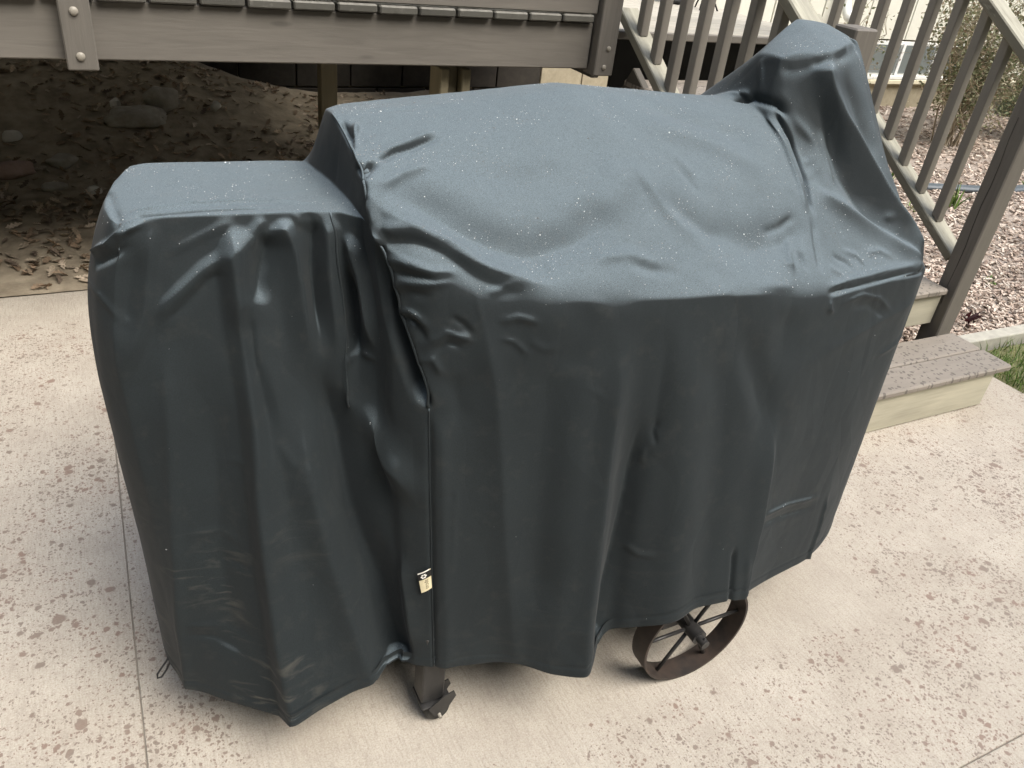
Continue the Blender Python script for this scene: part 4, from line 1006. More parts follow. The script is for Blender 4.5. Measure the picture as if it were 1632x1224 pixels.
 ([(0.076,1.179,0.453),(0.108,1.166,0.468),(0.149,1.143,0.454)], -0.005, 0.0058, 0.0058, (0.25, 0.25), 'c'),
 ([(0.218,1.195,0.709),(0.246,1.177,0.659),(0.277,1.167,0.630)], 0.00375, 0.0058, 0.0058, (0.25, 0.25), 'c'),
 ([(0.294,1.317,1.084),(0.300,1.309,1.064)], 0.00625, 0.00348, 0.00348, (0.2, 0.3), 'c'),
 ([(0.317,1.314,1.082),(0.323,1.307,1.066)], -0.00625, 0.00348, 0.00348, (0.2, 0.3), 'c'),
 ([(0.338,1.312,1.083),(0.339,1.305,1.068)], 0.005, 0.0029, 0.0029, (0.2, 0.3), 'c'),
]
SEAMS = {
 'a': ([(0.406,1.288,1.144),(0.406,1.268,1.129),(0.406,1.249,1.113),(0.408,1.234,1.097),(0.408,1.218,1.077),(0.410,1.205,1.056),(0.413,1.195,1.034),(0.415,1.187,1.014),(0.419,1.179,0.994),(0.422,1.171,0.974),(0.428,1.159,0.947),(0.435,1.147,0.919),(0.442,1.135,0.892),(0.449,1.121,0.860),(0.458,1.107,0.827),(0.466,1.094,0.794)], 0.0028),
 'b': ([(0.468,1.093,0.792),(0.468,1.085,0.748),(0.469,1.078,0.701),(0.469,1.071,0.654),(0.470,1.060,0.592),(0.471,1.050,0.525),(0.472,1.039,0.458),(0.473,1.026,0.377),(0.475,1.012,0.290),(0.476,0.997,0.202)], 0.0012),
 'c': ([(0.409,1.493,1.202),(0.409,1.471,1.200),(0.409,1.453,1.196),(0.411,1.437,1.192),(0.411,1.411,1.184),(0.411,1.383,1.177),(0.410,1.353,1.172),(0.407,1.326,1.164),(0.406,1.305,1.154),(0.406,1.288,1.144)], 0.0024),
 'e': ([(0.353,1.308,1.083),(0.353,1.301,1.063),(0.352,1.295,1.042),(0.351,1.288,1.022),(0.352,1.279,0.995),(0.353,1.270,0.966),(0.354,1.260,0.938),(0.355,1.251,0.909),(0.356,1.242,0.879),(0.356,1.233,0.850),(0.355,1.223,0.816),(0.353,1.212,0.781),(0.352,1.202,0.746)], 0.002),
}
#STROKES-END

def cover_mat():
    t = NT('cover_fabric')
    p = t.world_pos()
    big = t.noise(p, 3.0, 2, 0.6)
    fine = t.noise(p, 520.0, 2, 0.6)
    med = t.noise(p, 26.0, 3, 0.65)
    c = t.ramp(big, [(0.3, (0.0118, 0.0172, 0.0196)), (0.7, (0.0146, 0.0208, 0.0235))])
    c = t.mix(t.ramp(fine, [(0.35, 0.5), (0.62, 0.0)]), c, (0.006, 0.0085, 0.010))
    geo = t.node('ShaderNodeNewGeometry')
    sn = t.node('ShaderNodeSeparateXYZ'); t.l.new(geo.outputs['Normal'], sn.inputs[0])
    # fine drizzle film, with sky sheen painted into it, on cloth that faces up
    drizzle_sheen = t.noise(p, 900.0, 2, 0.7)
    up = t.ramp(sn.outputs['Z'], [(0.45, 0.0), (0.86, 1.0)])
    mm = t.math('MULTIPLY', up, t.ramp(drizzle_sheen, [(0.30, 0.15), (0.70, 0.95)]))
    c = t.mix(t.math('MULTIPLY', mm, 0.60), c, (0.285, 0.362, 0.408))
    # pale dust scuffs low on the left front
    sep = t.node('ShaderNodeSeparateXYZ'); t.l.new(p, sep.inputs[0])
    mp = t.node('ShaderNodeMapping'); t.l.new(p, mp.inputs['Vector'])
    mp.inputs['Rotation'].default_value = (0, 0.35, 0); mp.inputs['Scale'].default_value = (9, 9, 42)
    sc = t.noise(mp.outputs[0], 1.0, 5, 0.6, 0.8)
    zone = t.math('MULTIPLY', t.ramp(sep.outputs['Z'], [(0.12, 1.0), (0.62, 0.0)]), t.ramp(sep.outputs['X'], [(0.22, 1.0), (0.40, 0.12)]))
    zone = t.math('MULTIPLY', zone, t.ramp(t.noise(p, 5.0, 2), [(0.42, 0.0), (0.6, 1.0)]))
    sm = t.math('MULTIPLY', t.ramp(sc, [(0.53, 0.0), (0.70, 0.7)]), zone)
    dust = t.ramp(med, [(0.55, 0.0), (0.8, 0.06)])
    c = t.mix(t.math('MAXIMUM', sm, dust), c, (0.15, 0.14, 0.115))
    h = t.math('ADD', t.math('MULTIPLY', fine, 0.7), t.math('MULTIPLY', med, 0.5))
    nrm = t.bump(h, 0.12, 0.002)
    # memory of the folds from its packing: faint pyramidal crumple with sharp lines
    wrp = t.node('ShaderNodeTexNoise'); wrp.inputs['Scale'].default_value = 4.0; wrp.inputs['Detail'].default_value = 1.0
    t.l.new(p, wrp.inputs['Vector'])
    for sc_, st_ in ((8.0, 0.38),):
        ma = t.node('ShaderNodeVectorMath', operation='MULTIPLY_ADD')
        t.l.new(wrp.outputs['Color'], ma.inputs[0]); ma.inputs[1].default_value = (0.16, 0.16, 0.16); t.l.new(p, ma.inputs[2])
        mz = t.node('ShaderNodeVectorMath', operation='MULTIPLY')
        t.l.new(ma.outputs[0], mz.inputs[0]); mz.inputs[1].default_value = (1, 1, 0.55)
        vc = t.voro(mz.outputs[0], sc_, 'DISTANCE_TO_EDGE')
        nrm = t.bump(vc.outputs['Distance'], st_, 0.012, nrm)
    m = t.done(c, 0.80, nrm, 0.30)
    t.b.inputs['Sheen Weight'].default_value = 0.05
    t.b.inputs['Sheen Roughness'].default_value = 0.5
    return m
FABRIC = cover_mat()

cover = empty('grill_cover', (0.87, 1.35, 0.15))
tag(cover, 'dark blue-black fabric cover draped over the barbecue grill, wet with raindrops', 'cover')
CV, CQ, CHEM, CDIM = cover_base()
CV = smooth(CV, CQ, CHEM, 5)
CV = round_front(CV, CQ, CHEM, CDIM)
CV = apply_strokes(CV, CQ, CHEM, STROKES)
CV = facet(CV, CQ, 95, 0.088, 20)
CV = apply_strokes(CV, CQ, CHEM, CREASES)
CV = facet(CV, CQ, 3, 0.35, 5)
_n = mesh_normals(CV, CQ)
_w = np.array([mnoise.noise(Vector(p) * 9.0) * 0.0012 + mnoise.noise(Vector((p[0] * 34, p[1] * 34, p[2] * 22))) * 0.0005 for p in CV.tolist()])
CV = CV + _n * _w[:, None]
CV = smooth(CV, CQ, CHEM, 1, 0.3)
CN = mesh_normals(CV, CQ)
# stitched hem band: a shallow step 26 mm above the edge
_nx, _ny, _nr, _P = CDIM
_rows = (_nx * _ny + np.arange(_nr * _P)).reshape(_nr, _P)
_edge = CV[_rows[-1]]
for _r in range(_nr - 13, _nr):
    _d = np.linalg.norm(CV[_rows[_r]] - _edge, axis=1)
    _o = np.where(_d < 0.020, 0.0006, np.where(_d < 0.026, -0.0006, 0.0))
    CV[_rows[_r]] += CN[_rows[_r]] * _o[:, None]
CN = mesh_normals(CV, CQ)
# fold the hem inward so the edge has thickness
nP = CDIM[3]
hv = CV[CHEM]
inn = hv - CN[CHEM] * 0.004 + np.array([0, 0, -0.001]); inn2 = hv - CN[CHEM] * 0.006 + np.array([0, 0, 0.03])
nb = len(CV)
CVa = np.concatenate([CV, inn, inn2])
r1 = nb + np.arange(nP); r2 = r1 + nP
hq = np.concatenate([np.stack([CHEM, r1, np.roll(r1, -1), np.roll(CHEM, -1)], -1), np.stack([r1, r2, np.roll(r2, -1), np.roll(r1, -1)], -1)])
CQa = np.concatenate([CQ, hq])
def fast_mesh(name, V, Q):
    me = bpy.data.meshes.new(name)
    me.vertices.add(len(V)); me.vertices.foreach_set('co', V.astype(np.float32).ravel())
    me.loops.add(Q.size); me.loops.foreach_set('vertex_index', Q.astype(np.int32).ravel())
    me.polygons.add(len(Q))
    me.polygons.foreach_set('loop_start', np.arange(0, Q.size, 4, dtype=np.int32))
    me.polygons.foreach_set('use_smooth', np.ones(len(Q), dtype=bool))
    me.update(calc_edges=True)
    me.validate()
    return me
cloth = link('cloth', fast_mesh('cloth', CVa, CQa), FABRIC, cover)
set_world(cloth, Matrix.Identity(4))

def seam_tube(name, pts, r=0.0022, mat=None, lift=0.0012):
    """stitched welt lying on the cloth along a polyline"""
    pts = np.asarray(pts, float)
    L = np.r_[0, np.cumsum(np.linalg.norm(np.diff(pts, axis=0), axis=1))]
    n = max(4, int(L[-1] / 0.008))
    s = np.linspace(0, L[-1], n)
    P = np.stack([np.interp(s, L, pts[:, c]) for c in range(3)], 1)
    out = []
    for p in P:
        d = ((CV - p) ** 2).sum(1)
        k = np.argsort(d)[:6] if False else np.argpartition(d, 6)[:6]
        w = 1 / (d[k] + 1e-6); w /= w.sum()
        out.append((CV[k] * w[:, None]).sum(0) + (CN[k] * w[:, None]).sum(0) * lift)
    out = np.array(out)
    for _ in range(2):
        out[1:-1] = (out[:-2] + 2 * out[1:-1] + out[2:]) / 4
    return tube(name, [tuple(q) for q in out], r, mat or FABRIC, cover, 6)
for nm, (pts, r) in SEAMS.items():
    seam_tube('seam', pts, r)

# rain drops standing on the cloth
def droplet_mat():
    t = NT('rain_drop')
    at = t.node('ShaderNodeAttribute'); at.attribute_name = 'tint'
    m = t.done(at.outputs['Color'], 0.08, None, 0.8)
    t.b.inputs['Transmission Weight'].default_value = 0.15
    t.b.inputs['IOR'].default_value = 1.33
    return m
def droplets():
    d1 = CV[CQ[:, 2]] - CV[CQ[:, 0]]; d2 = CV[CQ[:, 3]] - CV[CQ[:, 1]]
    fn = np.cross(d1, d2); area = np.linalg.norm(fn, axis=1) / 2
    n = fn / np.maximum(2 * area[:, None], 1e-12)
    ctr = CV[CQ].mean(1)
    w = area * np.clip((n[:, 2] - 0.42) / 0.4, 0.002, 1)
    cl = np.array([0.12 + 2.6 * max(0, mnoise.noise(Vector((c[0] * 13, c[1] * 13, c[2] * 13)))) for c in ctr[::8]])
    w = w * np.repeat(cl, 8)[:len(w)]
    w *= (ctr[:, 1] < 1.66)
    w /= w.sum()
    N_ = 9500
    f = RNG.choice(len(w), N_, p=w)
    uv = RNG.random((N_, 2))
    q = CV[CQ[f]]
    P = (q[:, 0] * (1 - uv[:, :1]) + q[:, 1] * uv[:, :1]) * (1 - uv[:, 1:]) + (q[:, 3] * (1 - uv[:, :1]) + q[:, 2] * uv[:, :1]) * uv[:, 1:]
    nn = n[f]
    r = 0.00032 + 0.00090 * RNG.random(N_) ** 3.6
    big = RNG.random(N_) < 0.025
    r[big] *= 1.7
    t1 = np.cross(nn, [0.31, 0.77, 0.55]); t1 /= np.linalg.norm(t1, axis=1, keepdims=True)
    t2 = np.cross(nn, t1)
    V, F = [], []
    ring = [(math.cos(a), math.sin(a)) for a in np.linspace(0, 2 * math.pi, 7)[:-1]]
    prof = ((1.0, 0.0), (0.8, 0.5))
    vs = []
    for pr, ph in prof:
        for c, s in ring:
            vs.append(P + (t1 * c + t2 * s) * (r * pr)[:, None] + nn * (r * ph * 1.1)[:, None])
    vs.append(P + nn * (r * 0.8)[:, None])
    Vv = np.stack(vs, 1).reshape(-1, 3)
    base = np.arange(N_)[:, None] * 13
    tri = []
    for k in range(6):
        k2 = (k + 1) % 6
        tri += [(k, k2, 6 + k2), (k, 6 + k2, 6 + k), (6 + k, 6 + k2, 12)]
    Ff = (base[:, None, :] + np.array(tri)[None]).reshape(-1, 3)
    glint = 0.16 + 0.62 * RNG.random(N_) ** 2.6  # pale tint paints a sky glint into each drop
    tint = np.repeat(glint[:, None] * np.array([[0.95, 1.0, 1.02]]), 13, 0)
    me = tinted_mesh('rain_drops', Vv, Ff, tint, droplet_mat(), True)
    o = link('rain_drops', me, None, cover)
    set_world(o, Matrix.Identity(4)); o['kind'] = 'stuff'
droplets()

# ------------------------------------------------------------------ grill under the cover
grill = empty('barbecue_grill', (0.9, 1.3, 0))
tag(grill, 'black steel barbecue grill on spoked wheels, mostly hidden under the dark cover', 'grill')
def lathe(name, prof, axis_pt, mat, parent, n=40, axis='Y'):
    V, F = [], []
    m = len(prof)
    for k in range(n):
        a = 2 * math.pi * k / n
        for r, h in prof:
            V.append((axis_pt[0] + r * math.cos(a), axis_pt[1] + h, axis_pt[2] + r * math.sin(a)))
    for k in range(n):
        k2 = (k + 1) % n
        for j in range(m):
            j2 = (j + 1) % m
            F.append((k * m + j, k * m + j2, k2 * m + j2, k2 * m + j))
    me = mesh_from(name, V, F)
    o = link(name, me, mat, parent); set_world(o, Matrix.Identity(4))
    bm = bmesh.new(); bm.from_mesh(me); bmesh.ops.recalc_face_normals(bm, faces=bm.faces[:]); bm.to_mesh(me); bm.free()
    me.polygons.foreach_set('use_smooth', [True] * len(me.polygons))
    es = me.attributes.new('sharp_edge', 'BOOLEAN', 'EDGE')
    for e in me.edges:
        v0, v1 = e.vertices
        es.data[e.index].value = (v0 % m) == (v1 % m)
    return o
def wagon_wheel(c, out):
    R_, wd = 0.148, 0.026
    w = lathe('wheel', [(R_, -wd), (R_, wd), (R_ - 0.006, wd), (R_ - 0.006, -wd)], c, RUST, grill, 56)
    lathe('hub', [(0.001, -0.035), (0.019, -0.035), (0.019, 0.04), (0.001, 0.04)], c, BLACKSTEEL, w, 20)
    for k in range(6):
        a = k * math.pi / 3 + 0.02
        d = Vector((math.cos(a), 0, math.sin(a)))
        tube('spoke', [Vector(c) + d * 0.012, Vector(c) + d * (R_ - 0.003)], 0.0048, BLACKSTEEL, w, 8)
    lathe('axle_end', [(0.001, -0.058), (0.011, -0.058), (0.011, -0.03), (0.001, -0.03)], c, BLACKSTEEL, w, 14)
    tube('axle_pin', [Vector(c) + Vector((0.0, -0.05, -0.022)), Vector(c) + Vector((0, -0.05, 0.016))], 0.0028, BLACKSTEEL, w, 6)
    return w
wagon_wheel((1.104, 0.918, 0.148), -1)
wagon_wheel((1.104, 1.585, 0.148), 1)
tube('axle', [(1.104, 0.88, 0.148), (1.104, 1.62, 0.148)], 0.0085, BLACKSTEEL, grill, 10)
for y in (1.0, 1.50):
    box('leg', (1.05, y + 0.04, 0.135), (1.10, y + 0.09, 0.72), BLACKSTEEL, grill, 0.003)
    box('axle_bracket', (1.052, y - 0.045, 0.115), (1.125, y + 0.038, 0.19), BLACKSTEEL, grill, 0.003)
def caster(x, y):
    lg = box('leg', (x - 0.026, y, 0.062), (x + 0.026, y + 0.05, 0.27), BLACKSTEEL, grill, 0.003)
    box('upper_leg', (x - 0.026, min(y + 0.12, 1.55), 0.25), (x + 0.026, min(y + 0.17, 1.60), 0.72), BLACKSTEEL, grill, 0.003)
    box('leg_foot', (x - 0.026, min(y, 1.5) + 0.01, 0.271), (x + 0.026, min(y + 0.17, 1.60), 0.30), BLACKSTEEL, grill, 0.003)
    cs = empty('caster', (0, 0, 0)); cs.parent = grill
    set_world(cs, Matrix.Translation((x, y, 0)))
    lathe('tyre', [(0.0, -0.012), (0.024, -0.012), (0.029, -0.007), (0.029, 0.007), (0.024, 0.012), (0.0, 0.012)], (x + 0.012, y + 0.004, 0.029), RUBBER, cs, 24)
    box('swivel_plate', (x - 0.028, y - 0.012, 0.055), (x + 0.042, y + 0.052, 0.061), BLACKSTEEL, cs, 0.001)
    for dy in (-0.014, 0.019):
        V = [(x + 0.002, 0.024), (x + 0.022, 0.021), (x + 0.050, 0.075), (x + 0.044, 0.092), (x + 0.020, 0.084), (x - 0.014, 0.056)]
        vv = [(a, y + dy, b) for a, b in V] + [(a, y + dy + 0.003, b) for a, b in V]
        n = len(V)
        ff = [tuple(range(n)), tuple(range(2 * n - 1, n - 1, -1))] + [(i, (i + 1) % n + 0, (i + 1) % n + n, i + n) for i in range(n)]
        o = link('fork', mesh_from('fork', vv, ff), BLACKSTEEL, cs); set_world(o, Matrix.Identity(4))
    tube('axle_bolt', [(x + 0.012, y - 0.024, 0.029), (x + 0.012, y + 0.022, 0.029)], 0.004, BOLT, cs, 8)
caster(0.487, 1.012)
caster(0.487, 1.55)
box('cross_bar', (0.50, 1.03, 0.30), (1.08, 1.055, 0.325), BLACKSTEEL, grill, 0.002)
box('cross_bar', (0.50, 1.52, 0.30), (1.08, 1.545, 0.325), BLACKSTEEL, grill, 0.002)
box('lower_shelf', (0.50, 1.06, 0.315), (1.08, 1.515, 0.33), BLACKSTEEL, grill, 0.002)
def barrel():
    n = 32; V, F = [], []
    for x in (0.50, 1.34):
        for k in range(n):
            a = 2 * math.pi * k / n
            V.append((x, 1.42 + 0.19 * math.cos(a), 0.90 + 0.19 * math.sin(a)))
    F = [(k, (k + 1) % n, n + (k + 1) % n, n + k) for k in range(n)] + [tuple(reversed(range(n))), tuple(range(n, 2 * n))]
    o = link('barrel', mesh_from('barrel', V, F), BLACKSTEEL, grill); set_world(o, Matrix.Identity(4))
barrel()
box('hopper', (0.06, 1.38, 0.50), (0.36, 1.56, 1.03), BLACKSTEEL, grill, 0.01)
tube('chimney', [(1.50, 1.47, 0.95), (1.56, 1.52, 1.10), (1.59, 1.53, 1.31)], [0.04, 0.045, 0.045], BLACKSTEEL, grill, 16)

# ------------------------------------------------------------------ small cover parts: care label, drawstring loop
# ------------------------------------------------------------------ small cover parts: sewn label, drawstring loop
def sewn_label():
    TL, TR, BL, BR = (Vector(p) for p in ((0.4501, 1.0507, 0.4337), (0.4715, 1.0401, 0.4483), (0.4558, 1.0391, 0.3906), (0.4739, 1.0323, 0.4013)))
    nrm = (BL - TL).cross(TR - TL).normalized()
    if nrm.y > 0: nrm = -nrm
    def at(u, v, lift=0.0):
        p = TL.lerp(TR, u).lerp(BL.lerp(BR, u), v)
        return p + nrm * (0.003 + 0.005 * (1 - u) + 0.0025 * math.sin(u * 3.1) + lift)
    def patch(name, u0, u1, v0, v1, lift, mat, parent, th=0.0007):
        nu, nv = 6, 6
        V = [at(u0 + (u1 - u0) * i / nu, v0 + (v1 - v0) * j / nv, lift) for j in range(nv + 1) for i in range(nu + 1)]
        V += [p - nrm * th for p in V]
        m = (nu + 1) * (nv + 1)
        F = []
        for j in range(nv):
            for i in range(nu):
                a = j * (nu + 1) + i
                q = (a, a + nu + 1, a + nu + 2, a + 1)
                F.append(q); F.append(tuple(m + k for k in reversed(q)))
        edge = [i for i in range(nu + 1)] + [(j + 1) * (nu + 1) - 1 for j in range(1, nv + 1)] + [nv * (nu + 1) + i for i in range(nu - 1, -1, -1)] + [j * (nu + 1) for j in range(nv - 1, 0, -1)]
        for k in range(len(edge)):
            a, b = edge[k], edge[(k + 1) % len(edge)]
            F.append((a, b, m + b, m + a))
        o = link(name, mesh_from(name, V, F), mat, parent); set_world(o, Matrix.Identity(4))
        return o
    BEIGE = simple_mat('label_beige', (0.62, 0.55, 0.36), (0.72, 0.65, 0.44), 60, 0.7, 0.1, 0.001)
    BLK = simple_mat('label_black', (0.010, 0.010, 0.010), (0.014, 0.014, 0.014), 60, 0.6, 0.1, 0.001)
    INK = simple_mat('label_ink', (0.12, 0.10, 0.06), (0.15, 0.12, 0.08), 60, 0.7, 0)
    PRT = simple_mat('label_print', (0.75, 0.73, 0.68), (0.82, 0.8, 0.75), 60, 0.6, 0)
    lab = patch('label', 0, 1, 0, 1, 0.0, BEIGE, cover)
    patch('black_band', -0.01, 1.01, 0.04, 0.36, 0.0007, BLK, lab, 0.0005)
    patch('white_edge', 0, 0.9, -0.02, 0.035, 0.0005, PRT, lab, 0.0005)
    # emblem: a small rosette of white petals
    cu, cv = 0.45, 0.205
    for k in range(6):
        a = k * math.pi / 3
        u, v = cu + 0.17 * math.cos(a), cv + 0.078 * math.sin(a)
        patch('emblem', u - 0.07, u + 0.07, v - 0.032, v + 0.032, 0.0013, PRT, lab, 0.0004)
    # lettering runs down the label
    fc = bpy.data.curves.new('lettering', 'FONT')
    fc.body = 'apcus'; fc.size = 1.0; fc.extrude = 0.0
    to = bpy.data.objects.new('lettering_tmp', fc); COL.objects.link(to)
    dg = bpy.context.evaluated_depsgraph_get()
    tm = bpy.data.meshes.new_from_object(to.evaluated_get(dg))
    bpy.data.objects.remove(to); bpy.data.curves.remove(fc)
    xs = [v.co.x for v in tm.vertices]; ys = [v.co.y for v in tm.vertices]
    x0, x1, y0, y1 = min(xs), max(xs), min(ys), max(ys)
    for v in tm.vertices:
        s_, h_ = (v.co.x - x0) / (x1 - x0), (v.co.y - y0) / (y1 - y0)
        v.co = at(0.42 + 0.34 * h_, 0.42 + 0.46 * s_, 0.0006)
    tx = link('lettering', tm, INK, lab); set_world(tx, Matrix.Identity(4))
sewn_label()
_c = Vector((-0.016, 1.247, 0.155)); 
_lp = [(0, 0, 0.006), (-0.006, -0.003, -0.002), (-0.017, -0.010, -0.010), (-0.026, -0.014, -0.020), (-0.027, -0.018, -0.027), (-0.019, -0.018, -0.027), (-0.008, -0.012, -0.017), (0.0, -0.006, -0.006), (0.006, -0.002, 0.006)]
tube('drawstring_loop', [_c + Vector(p) for p in _lp], 0.0022, CORD, cover, 8)

# ------------------------------------------------------------------ ground cover: wood chips, leaf litter
def chips():
    N_ = 26000
    # denser near the kerb, thinning with distance
    X = np.empty(0); Y = np.empty(0)
    while len(X) < N_:
        y = 1.97 + (6.04 - 1.97) * RNG.random(N_) ** 1.35
        x = 2.9 + RNG.random(N_) * (3.2 + (y - 1.9) * 2.2)
        ok = (x > 3.22) | (y > 2.0)
        X = np.r_[X, x[ok]]; Y = np.r_[Y, y[ok]]
    X, Y = X[:N_], Y[:N_]
    L = 0.008 + 0.017 * RNG.random(N_) ** 1.8; W = 0.0035 + 0.0055 * RNG.random(N_); H = 0.0016 + 0.0022 * RNG.random(N_)
    far = 1 + (Y - 1.9) * 0.12
    L *= far; W *= far
    yaw = RNG.random(N_) * 2 * np.pi; pit = RNG.normal(0, 0.28, N_); rol = RNG.normal(0, 0.4, N_)
    cyw, syw, cp, sp_, cr, sr = np.cos(yaw), np.sin(yaw), np.cos(pit), np.sin(pit), np.cos(rol), np.sin(rol)
    ux = np.stack([cyw * cp, syw * cp, sp_], 1)
    vx = np.stack([-syw * cr, cyw * cr, sr], 1)
    wx = np.cross(ux, vx)
    Z = np.array([mulch_z(a, b) for a, b in zip(X, Y)]) + 0.004 + 0.012 * RNG.random(N_)
    c = np.stack([X, Y, Z], 1)
    vs = []
    for sx, sy, sz in [(-1, -.5, -1), (1, -1, -1), (1, .6, -1), (-1, 1, -1), (-1, -.5, 1), (1, -1, 1), (1, .6, 1), (-1, 1, 1)]:
        vs.append(c + ux * (sx * L)[:, None] + vx * (sy * W)[:, None] + wx * (sz * H)[:, None])
    V = np.stack(vs, 1).reshape(-1, 3)
    q = np.array([(3, 2, 1, 0), (4, 5, 6, 7), (0, 1, 5, 4), (1, 2, 6, 5), (2, 3, 7, 6), (3, 0, 4, 7)])
    F = (np.arange(N_)[:, None, None] * 8 + q[None]).reshape(-1, 4)
    pal = np.array([(0.58, 0.50, 0.43), (0.52, 0.44, 0.37), (0.42, 0.34, 0.285), (0.31, 0.24, 0.20), (0.62, 0.56, 0.49), (0.48, 0.395, 0.335), (0.20, 0.155, 0.125)])
    tint = 1.15 * pal[RNG.integers(0, len(pal), N_)] * (0.85 + 0.3 * RNG.random((N_, 1)))
    o = link('wood_chips', tinted_mesh('wood_chips', V, F, np.repeat(tint, 8, 0), CHIP))
    tag(o, 'pale wood chip mulch covering the planting bed beyond the stairs', 'wood chips', kind='stuff')
chips()

def oak_leaf(rng):
    """lobed outline, about 1 long, folded along the midrib and curled; returns verts, faces"""
    side = [(0.0, 0.02), (0.10, 0.06), (0.2, 0.17), (0.28, 0.09), (0.4, 0.24), (0.5, 0.12), (0.63, 0.26), (0.73, 0.12), (0.86, 0.15), (1.0, 0.0)]
    n = len(side)
    V, F = [], []
    curl = rng.uniform(-0.5, 0.9); fold = rng.uniform(0.0, 0.9); tw = rng.uniform(-0.5, 0.5)
    def place(u, w):
        z = abs(w) * fold + curl * (u - 0.5) ** 2 * 0.9 + tw * w * (u - 0.5) * 2
        return (u - 0.5, w, z)
    for u, w in side: V.append(place(u, 0.0))
    for u, w in side: V.append(place(u, w * rng.uniform(0.75, 1.1)))
    for u, w in side: V.append(place(u, -w * rng.uniform(0.75, 1.1)))
    for i in range(n - 1):
        F.append((i, i + 1, n + i + 1, n + i)); F.append((i, 2 * n + i, 2 * n + i + 1, i + 1))
    return np.array(V), np.array(F)
def leaf_litter():
    rr = random.Random(5)
    kinds = [oak_leaf(rr) for _ in range(10)]
    Vs, Fs, Ts = [], [], []
    off = 0
    pal = [(0.29, 0.215, 0.15), (0.23, 0.165, 0.11), (0.36, 0.285, 0.205), (0.17, 0.125, 0.085), (0.40, 0.335, 0.26), (0.27, 0.225, 0.17), (0.13, 0.10, 0.075)]
    n = 0
    while n < 3200:
        x = rr.uniform(-2.6, 2.3); y = rr.uniform(3.36, 6.0)
        d = 0.5 + 0.9 * mnoise.noise(Vector((x * 1.5, y * 1.5, 12)))
        # drifts gather beside and behind the covered grill
        d += 0.8 * math.exp(-((x + 0.02) / 0.3) ** 2 - ((y - 3.95) / 0.45) ** 2)
        d += 0.9 * math.exp(-((x + 0.18) / 0.28) ** 2 - ((y - 3.75) / 0.3) ** 2)
        if y < 3.5: d *= 0.8
        if rr.random() > d: continue
        V, F = kinds[rr.randrange(10)]
        s = rr.uniform(0.034, 0.075)
        e = Matrix.Rotation(rr.uniform(0, 6.28), 3, 'Z') @ Matrix.Rotation(rr.gauss(0, 0.35), 3, 'X') @ Matrix.Rotation(rr.gauss(0, 0.3), 3, 'Y')
        W = (V * s) @ np.array(e).T
        W = W + np.array([x, y, soil_z(x, y) + 0.006 - min(0, W[:, 2].min()) * 0.7])
        Vs.append(W); Fs.append(F + off); off += len(V)
        c = np.array(rr.choice(pal)) * rr.uniform(0.9, 1.7)
        Ts.append(np.repeat(c[None], len(V), 0)); n += 1
    o = link('leaf_litter', tinted_mesh('leaf_litter', np.concatenate(Vs), np.concatenate(Fs), np.concatenate(Ts), LEAFDRY, True))
    tag(o, 'brown fallen oak leaves scattered over the dirt under the deck', 'leaf litter', kind='stuff')
leaf_litter()

def rock(x, y, sx, sy, sz, mat, label, seed, rot=0.0):
    bm = bmesh.new()
    bmesh.ops.create_icosphere(bm, subdivisions=3, radius=1.0)
    for v in bm.verts:
        p = v.co.copy()
        k = 1 + 0.28 * mnoise.noise(p * 1.3 + Vector((seed, 0, 0))) + 0.12 * mnoise.noise(p * 3.1 + Vector((0, seed, 0)))
        q = Vector([math.copysign(abs(c) ** 0.8, c) for c in p])
        v.co = Vector((q.x * sx * k, q.y * sy * k, q.z * sz * k))
    me = bpy.data.meshes.new('stone'); bm.to_mesh(me); bm.free()
    me.polygons.foreach_set('use_smooth', [True] * len(me.polygons))
    o = link('stone', me, mat)
    o.location = (x, y, soil_z(x, y) + sz * 0.35); o.rotation_euler = (0, 0, rot)
    tag(o, label, 'stone', 'stones in the dirt under the deck')
rock(-0.372, 4.62, 0.10, 0.07, 0.04, STONER, 'large flat reddish stone lying in the dirt at the photo edge', 1.0, 0.3)
rock(-0.365, 5.0, 0.045, 0.035, 0.035, STONEW, 'small whitish stone standing out on the bare dirt slope', 2.0, 0.5)
rock(-0.14, 4.74, 0.085, 0.06, 0.03, STONE, 'rounded tan stone beside the leaf drift left of the cover', 3.0, 1.0)
rock(-0.19, 4.42, 0.06, 0.05, 0.02, STONE, 'low grey stone half buried under the leaves', 4.0, 0.2)
rock(0.26, 5.12, 0.16, 0.11, 0.055, STONE, 'broad grey stone in the shade behind the flat end of the cover', 5.0, 0.1)
rock(0.42, 5.30, 0.10, 0.085, 0.07, STONE, 'upright grey stone in the shade behind the flat end of the cover', 6.0, 0.9)
rock(0.17, 5.27, 0.03, 0.025, 0.03, STONEW, 'tiny pale pebble beside the broad shaded stone', 7.0, 0.9)
rock(-0.02, 4.34, 0.035, 0.03, 0.025, STONEW, 'pale bluish stone among the brown leaves near the patio', 8.0, 0.4)

_z = soil_z(0.72, 5.25)
cup = tube('paper_cup', [(0.70, 5.22, _z + 0.035), (0.73, 5.25, _z + 0.06)], [0.020, 0.027], CURB, None, 16)
tag(cup, 'small white cup lying tipped over in the dark under the deck', 'cup')

